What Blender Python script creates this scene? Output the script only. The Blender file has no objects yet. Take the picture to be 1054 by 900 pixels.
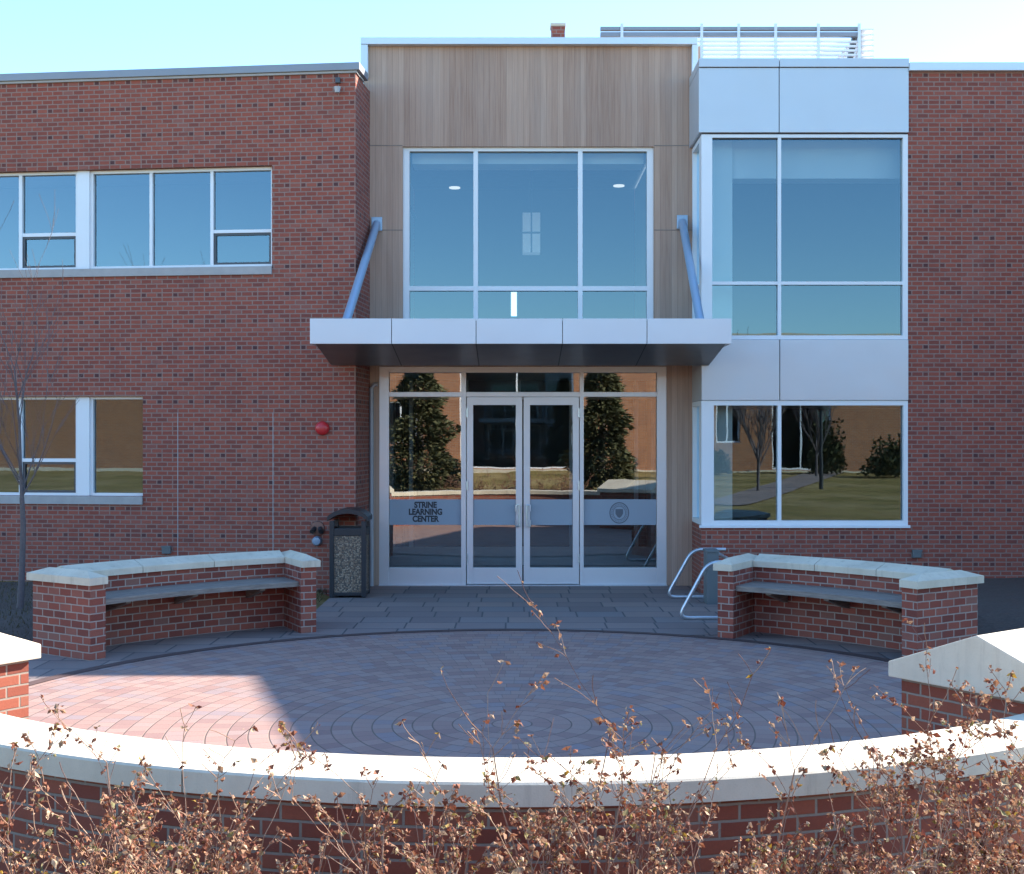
import bpy, bmesh, math, random
from mathutils import Vector, Matrix

random.seed(7)
scene = bpy.context.scene
COL = scene.collection
R = math.radians

# ------------------------------------------------------------------ camera, sky, sun, exposure
F, CX, CY, EYE = 1250.0, 527.0, 451.0, 1.95
cam_data = bpy.data.cameras.new("camera")
cam_data.sensor_fit = 'HORIZONTAL'
cam_data.sensor_width = 36.0
cam_data.lens = 36.0 * F / 1054.0
cam_data.shift_y = 1.0 / 1054.0
cam_data.clip_start = 0.05
cam_data.clip_end = 2000.0
camera = bpy.data.objects.new("camera", cam_data)
camera.location = (0, 0, EYE)
camera.rotation_euler = (R(90), 0, 0)
COL.objects.link(camera)
scene.camera = camera

SUN = Vector((0.77, 0.395, 0.50)).normalized()
SUN_EL = math.asin(SUN.z)
SUN_AZ = math.atan2(SUN.x, SUN.y)
world = bpy.data.worlds.new("World")
scene.world = world
world.use_nodes = True
wn = world.node_tree
wn.nodes.clear()
sky = wn.nodes.new('ShaderNodeTexSky')
sky.sky_type = 'NISHITA'
sky.sun_disc = False
sky.sun_elevation = SUN_EL
sky.sun_rotation = SUN_AZ
sky.altitude = 0
sky.air_density = 1.0
sky.dust_density = 0.15
sky.ozone_density = 1.6
bg = wn.nodes.new('ShaderNodeBackground')
bg.inputs['Strength'].default_value = 0.118
wo = wn.nodes.new('ShaderNodeOutputWorld')
tint = wn.nodes.new('ShaderNodeMix'); tint.data_type = 'RGBA'; tint.blend_type = 'MULTIPLY'
tint.inputs[0].default_value = 1.0
tint.inputs[7].default_value = (0.72, 0.94, 1.07, 1)
wn.links.new(sky.outputs[0], tint.inputs[6])
wn.links.new(tint.outputs[2], bg.inputs['Color'])
wn.links.new(bg.outputs[0], wo.inputs['Surface'])

sun_data = bpy.data.lights.new("sun", 'SUN')
sun_data.energy = 4.3
sun_data.angle = R(0.5)
sun_data.color = (1.0, 0.93, 0.82)
sun = bpy.data.objects.new("sun", sun_data)
sun.rotation_euler = (-SUN).to_track_quat('-Z', 'Y').to_euler()
sun.location = SUN * 40
COL.objects.link(sun)

scene.view_settings.view_transform = 'Standard'
scene.view_settings.look = 'None'
scene.view_settings.gamma = 1.0
scene.view_settings.exposure = 2.12
scene.view_settings.use_curve_mapping = False
scene.render.engine = 'CYCLES'
scene.cycles.max_bounces = 8
scene.cycles.transparent_max_bounces = 12
scene.cycles.use_denoising = True
scene.cycles.sample_clamp_indirect = 6.0

# ------------------------------------------------------------------ node helpers
class NT:
    def __init__(self, name):
        self.m = bpy.data.materials.new(name)
        self.m.use_nodes = True
        self.t = self.m.node_tree
        self.t.nodes.clear()
        self.out = self.t.nodes.new('ShaderNodeOutputMaterial')
    def n(self, typ, **kw):
        nd = self.t.nodes.new(typ)
        for k, v in kw.items():
            setattr(nd, k, v)
        return nd
    def put(self, sock, v):
        if isinstance(v, bpy.types.NodeSocket):
            self.t.links.new(v, sock)
        elif v is not None:
            sock.default_value = v
    def math(self, op, a, b=None, c=None, clamp=False):
        nd = self.n('ShaderNodeMath', operation=op)
        nd.use_clamp = clamp
        self.put(nd.inputs[0], a)
        if b is not None: self.put(nd.inputs[1], b)
        if c is not None: self.put(nd.inputs[2], c)
        return nd.outputs[0]
    def mix(self, f, a, b, blend='MIX'):
        nd = self.n('ShaderNodeMix', data_type='RGBA', blend_type=blend)
        self.put(nd.inputs[0], f)
        self.put(nd.inputs[6], a if isinstance(a, bpy.types.NodeSocket) else (*a, 1))
        self.put(nd.inputs[7], b if isinstance(b, bpy.types.NodeSocket) else (*b, 1))
        return nd.outputs[2]
    def ramp(self, f, stops, interp='LINEAR'):
        nd = self.n('ShaderNodeValToRGB')
        cr = nd.color_ramp
        cr.interpolation = interp
        while len(cr.elements) < len(stops):
            cr.elements.new(0.5)
        for e, (p, c) in zip(cr.elements, stops):
            e.position = p
            e.color = (*c, 1)
        self.put(nd.inputs[0], f)
        return nd.outputs[0]
    def noise(self, vec, scale, detail=4, rough=0.55):
        nd = self.n('ShaderNodeTexNoise')
        if vec is not None: self.put(nd.inputs['Vector'], vec)
        nd.inputs['Scale'].default_value = scale
        nd.inputs['Detail'].default_value = detail
        nd.inputs['Roughness'].default_value = rough
        return nd.outputs['Fac']
    def obj(self):
        return self.n('ShaderNodeTexCoord').outputs['Object']
    def uv(self):
        return self.n('ShaderNodeTexCoord').outputs['UV']
    def xyz(self, v):
        nd = self.n('ShaderNodeSeparateXYZ')
        self.put(nd.inputs[0], v)
        return nd.outputs
    def vec(self, x, y, z=0.0):
        nd = self.n('ShaderNodeCombineXYZ')
        self.put(nd.inputs[0], x); self.put(nd.inputs[1], y); self.put(nd.inputs[2], z)
        return nd.outputs[0]
    def white(self, v):
        nd = self.n('ShaderNodeTexWhiteNoise', noise_dimensions='3D')
        self.put(nd.inputs['Vector'], v)
        return nd.outputs['Value']
    def scalev(self, v, s):
        nd = self.n('ShaderNodeVectorMath', operation='MULTIPLY')
        self.put(nd.inputs[0], v)
        nd.inputs[1].default_value = s
        return nd.outputs[0]
    def bump(self, h, strength=0.3, dist=0.01):
        nd = self.n('ShaderNodeBump')
        nd.inputs['Strength'].default_value = strength
        nd.inputs['Distance'].default_value = dist
        self.put(nd.inputs['Height'], h)
        return nd.outputs[0]
    def pbr(self, color, rough=0.7, metal=0.0, normal=None, spec=None, emit=None, estr=0.0):
        b = self.n('ShaderNodeBsdfPrincipled')
        self.put(b.inputs['Base Color'], color if isinstance(color, bpy.types.NodeSocket) else (*color, 1))
        self.put(b.inputs['Roughness'], rough)
        self.put(b.inputs['Metallic'], metal)
        if normal is not None: self.put(b.inputs['Normal'], normal)
        if spec is not None: b.inputs['Specular IOR Level'].default_value = spec
        if emit is not None:
            b.inputs['Emission Color'].default_value = (*emit, 1)
            b.inputs['Emission Strength'].default_value = estr
        self.t.links.new(b.outputs[0], self.out.inputs['Surface'])
        return self.m

def brick_mat(name, h, L, stops, mortar, header=True, mw=0.12, dirt=0.5):
    t = NT(name)
    u, v, _ = t.xyz(t.uv())
    jit = t.noise(t.uv(), 9.0, 2)
    v = t.math('ADD', v, t.math('MULTIPLY', t.math('SUBTRACT', jit, 0.5), h * 0.10))
    rv = t.math('DIVIDE', v, h)
    row = t.math('FLOOR', rv)
    fv = t.math('FRACT', rv)
    uu = t.math('ADD', t.math('DIVIDE', u, L), t.math('MULTIPLY', t.math('FLOORED_MODULO', row, 2.0), 0.5))
    col = t.math('FLOOR', uu)
    fu = t.math('FRACT', uu)
    mu = mw * h / L
    du = t.math('MINIMUM', fu, t.math('SUBTRACT', 1.0, fu))
    if header:
        hu = t.math('DIVIDE', u, L * 1.5)
        hcol = t.math('FLOOR', hu)
        hf = t.math('FRACT', hu)
        ish = t.math('GREATER_THAN', hf, 0.6667)
        d1 = t.math('ABSOLUTE', t.math('SUBTRACT', hf, 0.6667))
        d2 = t.math('MINIMUM', hf, t.math('SUBTRACT', 1.0, hf))
        hd = t.math('MULTIPLY', t.math('MINIMUM', d1, d2), 1.5)
        isrow = t.math('LESS_THAN', t.math('FLOORED_MODULO', row, 6.0), 0.5)
        inv = t.math('SUBTRACT', 1.0, isrow)
        du = t.math('ADD', t.math('MULTIPLY', du, inv), t.math('MULTIPLY', hd, isrow))
        col = t.math('ADD', t.math('MULTIPLY', col, inv), t.math('MULTIPLY', t.math('ADD', t.math('MULTIPLY', hcol, 2.0), ish), isrow))
        dark_h = t.math('MULTIPLY', ish, isrow)
    dv = t.math('MINIMUM', fv, t.math('SUBTRACT', 1.0, fv))
    a = t.math('DIVIDE', dv, mw)
    b = t.math('DIVIDE', du, mu)
    d = t.math('MINIMUM', a, b)                 # 1 = edge of the brick, <1 = mortar
    mask = t.math('MULTIPLY', t.math('SUBTRACT', d, 0.75), 2.0, clamp=True)
    rnd = t.white(t.vec(col, row, 3.0))
    rnd2 = t.white(t.vec(col, row, 11.0))
    c = t.ramp(rnd, stops)
    fine = t.noise(t.uv(), 90.0, 4)
    c = t.mix(t.math('MULTIPLY', fine, 0.35), c, (0.05, 0.02, 0.02))
    if header:
        c = t.mix(t.math('MULTIPLY', dark_h, t.math('MULTIPLY_ADD', rnd2, 0.5, 0.35)), c, (0.055, 0.03, 0.035))
    big = t.noise(t.uv(), 0.8, 5, 0.6)
    mc = t.mix(t.noise(t.uv(), 30.0, 3), mortar, tuple(x * 0.72 for x in mortar))
    c = t.mix(mask, mc, c)
    stain = t.math('MULTIPLY', t.math('SUBTRACT', big, 0.45), dirt, clamp=True)
    c = t.mix(stain, c, (0.10, 0.06, 0.055))
    st = t.noise(t.vec(t.math('MULTIPLY', u, 2.2), t.math('MULTIPLY', t.xyz(t.uv())[1], 0.35)), 1.0, 6, 0.65)
    c = t.mix(t.math('MULTIPLY', t.math('SUBTRACT', st, 0.58), 0.6, clamp=True), c, (0.38, 0.27, 0.24))
    bl = t.noise(t.uv(), 2.6, 4, 0.6)
    c = t.mix(t.math('MULTIPLY', t.math('SUBTRACT', bl, 0.52), 1.2, clamp=True), c, (0.13, 0.05, 0.045))
    hgt = t.math('ADD', mask, t.math('MULTIPLY', t.math('ADD', fine, rnd2), 0.25))
    return t.pbr(c, 0.88, normal=t.bump(hgt, 0.6, 0.006), spec=0.25)

def plain(name, c, rough=0.5, metal=0.0, var=0.12, scale=6.0, bump=0.0, bscale=60.0, spec=None, emit=None, estr=0.0):
    t = NT(name)
    n = t.noise(t.obj(), scale, 5, 0.6)
    cc = t.mix(t.math('MULTIPLY', n, 1.0), tuple(min(1, x * (1 + var)) for x in c), tuple(x * (1 - var) for x in c))
    nm = t.bump(t.noise(t.obj(), bscale, 4), bump, 0.004) if bump else None
    if 'panel' in name and not bump: nm = t.bump(t.noise(t.obj(), 1.1, 2), 0.10, 0.12)
    rr = t.math('MULTIPLY_ADD', t.noise(t.obj(), scale * 2.3, 3), 0.16, max(0.02, rough - 0.08))
    return t.pbr(cc, rr, metal, nm, spec, emit, estr)

M = {}
WALL_BRICK = [(0.0, (0.23, 0.070, 0.054)), (0.25, (0.30, 0.078, 0.054)), (0.6, (0.335, 0.088, 0.058)), (0.88, (0.375, 0.105, 0.070)), (1.0, (0.31, 0.115, 0.088))]
M['wall_brick'] = brick_mat('wall brick', 0.0567, 0.139, WALL_BRICK, (0.33, 0.205, 0.17), True, 0.13, 0.4)
M['low_brick'] = brick_mat('low wall brick', 0.0595, 0.150, [(0.0, (0.20, 0.055, 0.035)), (0.4, (0.27, 0.072, 0.042)), (0.8, (0.33, 0.098, 0.055)), (1.0, (0.26, 0.10, 0.065))], (0.29, 0.235, 0.19), False, 0.085, 0.35)
M['bench_brick'] = brick_mat('bench brick', 0.068, 0.16, [(0.0, (0.20, 0.055, 0.04)), (0.4, (0.29, 0.075, 0.05)), (0.8, (0.36, 0.10, 0.065)), (1.0, (0.27, 0.12, 0.09))], (0.41, 0.31, 0.26), False, 0.085, 0.35)
M['far_brick'] = brick_mat('far brick', 0.067, 0.20, [(0.0, (0.34, 0.12, 0.045)), (1.0, (0.48, 0.19, 0.075))], (0.42, 0.34, 0.28), False, 0.1, 0.3)

def stone():
    t = NT('limestone')
    n = t.noise(t.obj(), 3.0, 6, 0.65)
    f = t.noise(t.obj(), 140.0, 3, 0.7)
    c = t.ramp(n, [(0.25, (0.49, 0.41, 0.31)), (0.55, (0.60, 0.515, 0.40)), (0.8, (0.65, 0.57, 0.45))])
    c = t.mix(t.math('MULTIPLY', t.math('SUBTRACT', f, 0.55), 1.2, clamp=True), c, (0.33, 0.29, 0.24))
    s = t.noise(t.scalev(t.obj(), (5, 5, 0.8)), 2.0, 5)
    c = t.mix(t.math('MULTIPLY', t.math('SUBTRACT', s, 0.58), 1.6, clamp=True), c, (0.34, 0.29, 0.23))
    d = t.noise(t.scalev(t.obj(), (14, 14, 1.2)), 1.0, 5, 0.7)
    c = t.mix(t.math('MULTIPLY', t.math('SUBTRACT', d, 0.56), 2.6, clamp=True), c, (0.27, 0.22, 0.17))
    return t.pbr(c, 0.85, normal=t.bump(f, 0.25, 0.003), spec=0.3)
M['stone'] = stone()
M['white_metal'] = plain('white painted aluminium', (0.72, 0.73, 0.75), 0.38, 0.0, 0.05, 2.0)
M['silver_metal'] = plain('silver anodised aluminium', (0.66, 0.65, 0.66), 0.36, 0.35, 0.06, 2.5)
M['panel'] = plain('silver composite panel', (0.50, 0.52, 0.55), 0.34, 0.3, 0.05, 1.2)
M['fascia'] = plain('canopy fascia panel', (0.58, 0.58, 0.61), 0.36, 0.25, 0.04, 1.2)
M['coping_metal'] = plain('pale coping metal', (0.62, 0.67, 0.72), 0.35, 0.2, 0.05, 1.5)
M['grey_coping'] = plain('dull grey coping metal', (0.23, 0.24, 0.27), 0.5, 0.2, 0.1, 1.5)
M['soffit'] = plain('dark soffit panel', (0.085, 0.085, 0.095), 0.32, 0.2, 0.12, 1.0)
M['blue_steel'] = plain('blue grey painted steel', (0.30, 0.40, 0.52), 0.35, 0.3, 0.06, 4.0)
M['dark_sash'] = plain('dark sash', (0.05, 0.055, 0.065), 0.4)
M['joint'] = plain('dark joint', (0.06, 0.06, 0.07), 0.7)
M['sill'] = plain('concrete sill', (0.36, 0.34, 0.33), 0.85, 0, 0.2, 7.0, 0.2)
M['black'] = plain('black powder coat', (0.022, 0.022, 0.026), 0.42, 0, 0.2, 9.0)
M['red'] = plain('red enamel', (0.50, 0.025, 0.03), 0.32, 0, 0.1, 9.0)
M['steel'] = plain('galvanised steel', (0.55, 0.57, 0.60), 0.33, 0.75, 0.15, 18.0)
M['brass'] = plain('dull bronze fitting', (0.20, 0.12, 0.10), 0.4, 0.6, 0.2, 18.0)
M['grey_box'] = plain('grey enamel box', (0.12, 0.135, 0.14), 0.5, 0.1, 0.1, 6.0)
M['pipe'] = plain('grey pipe paint', (0.38, 0.38, 0.40), 0.5, 0.2, 0.1, 6.0)
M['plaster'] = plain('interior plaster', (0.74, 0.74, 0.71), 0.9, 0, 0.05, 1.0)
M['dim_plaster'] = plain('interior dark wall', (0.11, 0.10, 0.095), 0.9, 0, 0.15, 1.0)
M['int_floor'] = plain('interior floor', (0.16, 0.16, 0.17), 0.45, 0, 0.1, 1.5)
M['lamp'] = plain('lit lamp', (0.8, 0.8, 0.78), 0.5, emit=(1.0, 0.93, 0.86), estr=0.25)
M['pendant'] = plain('pendant diffuser', (0.8, 0.82, 0.84), 0.5, emit=(0.85, 0.92, 1.0), estr=0.03)
M['roof'] = plain('roof membrane', (0.25, 0.25, 0.25), 0.9)
M['decal'] = plain('dark vinyl lettering', (0.03, 0.032, 0.04), 0.6)
M['seal'] = plain('grey vinyl seal', (0.10, 0.12, 0.15), 0.6)
M['frost'] = plain('frosted vinyl band', (0.27, 0.32, 0.38), 0.45, 0, 0.03, 2.0)
M['soil'] = plain('bark mulch', (0.085, 0.06, 0.048), 0.95, 0, 0.6, 30.0, 0.9, 50.0)
M['shade'] = plain('window blind', (0.45, 0.47, 0.48), 0.9, 0, 0.03, 1.0)

def seat_wood():
    t = NT('weathered grey timber')
    n = t.noise(t.scalev(t.uv(), (1.2, 14, 1)), 5.0, 6, 0.6)
    c = t.ramp(n, [(0.25, (0.13, 0.10, 0.085)), (0.6, (0.24, 0.195, 0.165)), (0.85, (0.32, 0.265, 0.225))])
    return t.pbr(c, 0.75, normal=t.bump(n, 0.3, 0.004))
M['seat'] = seat_wood()

def cladding():
    t = NT('vertical timber cladding')
    u, v, _ = t.xyz(t.uv())
    plank = t.math('FLOOR', t.math('DIVIDE', u, 0.075))
    pf = t.math('FRACT', t.math('DIVIDE', u, 0.075))
    panel = t.math('FLOOR', t.math('DIVIDE', u, 0.475))
    r1 = t.white(t.vec(plank, 1.0, 2.0))
    r2 = t.white(t.vec(panel, 5.0, 2.0))
    g = t.noise(t.vec(t.math('MULTIPLY', u, 60.0), t.math('MULTIPLY_ADD', v, 1.6, t.math('MULTIPLY', r1, 40.0))), 1.0, 6, 0.65)
    f = t.math('ADD', t.math('MULTIPLY', t.math('MULTIPLY_ADD', t.math('SUBTRACT', g, 0.5), 1.7, 0.5), 0.5), t.math('ADD', t.math('MULTIPLY', r1, 0.28), t.math('MULTIPLY', r2, 0.22)))
    c = t.ramp(f, [(0.15, (0.28, 0.165, 0.115)), (0.42, (0.38, 0.24, 0.175)), (0.62, (0.435, 0.285, 0.21)), (0.9, (0.51, 0.355, 0.27))])
    gap = t.math('LESS_THAN', pf, 0.045)
    c = t.mix(t.math('MULTIPLY', gap, 0.55), c, (0.07, 0.05, 0.04))
    wz = t.noise(t.vec(t.math('MULTIPLY', u, 4.0), t.math('MULTIPLY', v, 0.5)), 1.0, 4)
    c = t.mix(t.math('MULTIPLY', t.math('SUBTRACT', wz, 0.45), 0.9, clamp=True), c, (0.33, 0.27, 0.235))
    return t.pbr(c, 0.6, normal=t.bump(t.math('SUBTRACT', g, t.math('MULTIPLY', gap, 2.0)), 0.3, 0.004), spec=0.35)
M['wood'] = cladding()

def glass(name, tint, refl_col, base, wob=0.0013):
    t = NT(name)
    tr = t.n('ShaderNodeBsdfTransparent'); tr.inputs[0].default_value = (*tint, 1)
    gl = t.n('ShaderNodeBsdfGlossy'); gl.inputs['Roughness'].default_value = 0.0
    gl.inputs['Color'].default_value = (*refl_col, 1)
    bnode = t.bump(t.noise(t.obj(), 1.7, 2), wob, 0.25)
    t.put(gl.inputs['Normal'], bnode)
    lw = t.n('ShaderNodeFresnel'); lw.inputs['IOR'].default_value = 1.5
    f = t.math('ADD', t.math('MULTIPLY', lw.outputs[0], 0.9), base, clamp=True)
    mx = t.n('ShaderNodeMixShader')
    t.put(mx.inputs[0], f)
    t.t.links.new(tr.outputs[0], mx.inputs[1])
    t.t.links.new(gl.outputs[0], mx.inputs[2])
    t.t.links.new(mx.outputs[0], t.out.inputs['Surface'])
    return t.m
M['glass'] = glass('tinted glazing', (0.66, 0.75, 0.76), (0.63, 0.86, 1.0), 0.11)
M['clear_glass'] = glass('door glazing', (0.55, 0.66, 0.70), (0.95, 1.0, 1.0), 0.20)

def pavers(name, rad):
    t = NT(name)
    x, y, _ = t.xyz(t.obj())
    if rad:
        w, L = 0.135, 0.12
        r = t.math('SQRT', t.math('ADD', t.math('MULTIPLY', x, x), t.math('MULTIPLY', y, y)))
        th = t.math('ARCTAN2', x, y)
        rr = t.math('DIVIDE', r, w)
        row = t.math('FLOOR', rr)
        fv = t.math('FRACT', rr)
        off = t.math('MULTIPLY', t.white(t.vec(row, 2.0, 7.0)), 3.0)
        uu = t.math('ADD', t.math('MULTIPLY', th, t.math('DIVIDE', t.math('MULTIPLY', t.math('ADD', row, 0.5), w), L)), off)
        ring = t.math('LESS_THAN', t.math('FLOORED_MODULO', row, 3.0), 0.5)
    else:
        w, L = 0.40, 0.52
        rr = t.math('DIVIDE', y, w)
        row = t.math('FLOOR', rr)
        fv = t.math('FRACT', rr)
        uu = t.math('ADD', t.math('DIVIDE', x, L), t.math('MULTIPLY', t.white(t.vec(row, 2.0, 7.0)), 3.0))
    col = t.math('FLOOR', uu)
    fu = t.math('FRACT', uu)
    dv = t.math('MINIMUM', fv, t.math('SUBTRACT', 1.0, fv))
    du = t.math('MINIMUM', fu, t.math('SUBTRACT', 1.0, fu))
    d = t.math('MINIMUM', t.math('DIVIDE', dv, 0.04 if rad else 0.025), t.math('DIVIDE', du, 0.016 if rad else 0.02))
    mask = t.math('MULTIPLY', t.math('SUBTRACT', d, 0.5), 1.6, clamp=True)
    rnd = t.white(t.vec(col, row, 1.0))
    if rad:
        c = t.ramp(rnd, [(0.0, (0.28, 0.16, 0.14)), (0.3, (0.345, 0.20, 0.165)), (0.65, (0.375, 0.235, 0.195)), (0.85, (0.32, 0.22, 0.20)), (1.0, (0.28, 0.205, 0.205))])
    else:
        c = t.ramp(rnd, [(0.0, (0.20, 0.15, 0.14)), (0.4, (0.265, 0.20, 0.185)), (0.75, (0.32, 0.23, 0.20)), (1.0, (0.24, 0.205, 0.20))])
    n = t.noise(t.obj(), 1.3, 5, 0.6)
    fine = t.noise(t.obj(), 60.0, 4)
    c = t.mix(t.math('MULTIPLY', t.math('SUBTRACT', n, 0.4), 0.8, clamp=True), c, (0.24, 0.17, 0.145))
    c = t.mix(t.math('MULTIPLY', fine, 0.3), c, (0.10, 0.08, 0.075))
    jc = (0.15, 0.105, 0.085) if rad else (0.10, 0.09, 0.09)
    c = t.mix(mask, jc, c)
    h = t.math('ADD', mask, t.math('ADD', t.math('MULTIPLY', fine, 0.3), t.math('MULTIPLY', rnd, 0.3)))
    return t.pbr(c, 0.8, normal=t.bump(h, 0.5, 0.006), spec=0.35)
M['ring_pavers'] = pavers('concentric brick pavers', True)
M['slab_pavers'] = pavers('grey slab pavers', False)
M['border'] = plain('dark red border pavers', (0.085, 0.045, 0.04), 0.85, 0, 0.4, 14.0, 0.4)

def lawn_mat():
    t = NT('winter lawn')
    n = t.noise(t.obj(), 0.35, 6, 0.6)
    f = t.noise(t.obj(), 40.0, 4, 0.7)
    c = t.ramp(n, [(0.3, (0.19, 0.15, 0.05)), (0.45, (0.32, 0.23, 0.08)), (0.6, (0.42, 0.30, 0.14)), (0.75, (0.26, 0.21, 0.08))])
    pt_ = t.noise(t.obj(), 1.7, 6, 0.7)
    c = t.mix(t.math('MULTIPLY', t.math('SUBTRACT', pt_, 0.46), 3.5, clamp=True), c, (0.24, 0.15, 0.06))
    pg_ = t.noise(t.obj(), 0.9, 5, 0.7)
    c = t.mix(t.math('MULTIPLY', t.math('SUBTRACT', pg_, 0.52), 4.0, clamp=True), c, (0.10, 0.10, 0.03))
    c = t.mix(t.math('MULTIPLY', f, 0.5), c, (0.05, 0.045, 0.015))
    return t.pbr(c, 0.95, normal=t.bump(f, 0.8, 0.03), spec=0.1)
M['lawn'] = lawn_mat()

def face_random(name, stops, rough=0.8, trans=None):
    t = NT(name)
    u, v, _ = t.xyz(t.uv())
    c = t.ramp(u, stops)
    c = t.mix(t.math('MULTIPLY', t.noise(t.obj(), 60.0, 3), 0.4), c, (0.08, 0.05, 0.03))
    if trans:
        b = t.n('ShaderNodeBsdfPrincipled'); t.put(b.inputs['Base Color'], c); b.inputs['Roughness'].default_value = rough
        b.inputs['Specular IOR Level'].default_value = 0.25
        tl = t.n('ShaderNodeBsdfTranslucent'); t.put(tl.inputs[0], c)
        mx = t.n('ShaderNodeMixShader'); mx.inputs[0].default_value = trans
        t.t.links.new(b.outputs[0], mx.inputs[1]); t.t.links.new(tl.outputs[0], mx.inputs[2])
        t.t.links.new(mx.outputs[0], t.out.inputs['Surface'])
        return t.m
    return t.pbr(c, rough, spec=0.2)
M['dry_leaf'] = face_random('dry shrub leaves', [(0.0, (0.16, 0.035, 0.022)), (0.3, (0.27, 0.09, 0.05)), (0.58, (0.39, 0.19, 0.105)), (0.86, (0.55, 0.38, 0.25)), (0.95, (0.22, 0.20, 0.08)), (1.0, (0.46, 0.26, 0.03))], 0.7, 0.25)
M['twig'] = face_random('shrub stems', [(0.0, (0.15, 0.07, 0.06)), (0.5, (0.32, 0.175, 0.12)), (1.0, (0.46, 0.30, 0.21))], 0.75)
M['bark'] = plain('grey brown bark', (0.12, 0.095, 0.095), 0.9, 0, 0.35, 25.0, 0.5)
M['needle'] = face_random('evergreen foliage', [(0.0, (0.035, 0.045, 0.018)), (0.6, (0.085, 0.095, 0.04)), (1.0, (0.17, 0.16, 0.075))], 0.8)
M['blade'] = face_random('grass blades', [(0.0, (0.045, 0.04, 0.02)), (0.7, (0.085, 0.075, 0.035)), (1.0, (0.15, 0.115, 0.06))], 0.9)

def aggregate():
    t = NT('pebble aggregate panel')
    v = t.n('ShaderNodeTexVoronoi'); v.inputs['Scale'].default_value = 55.0
    t.put(v.inputs['Vector'], t.obj())
    c = t.ramp(t.xyz(v.outputs['Color'])[0], [(0.0, (0.12, 0.07, 0.045)), (0.5, (0.24, 0.15, 0.10)), (1.0, (0.36, 0.26, 0.185))])
    c = t.mix(t.math('MULTIPLY', t.math('SUBTRACT', v.outputs['Distance'], 0.35), 2.5, clamp=True), c, (0.06, 0.05, 0.045))
    return t.pbr(c, 0.8, normal=t.bump(t.math('SUBTRACT', 1.0, v.outputs['Distance']), 0.7, 0.008))
M['aggregate'] = aggregate()

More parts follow.
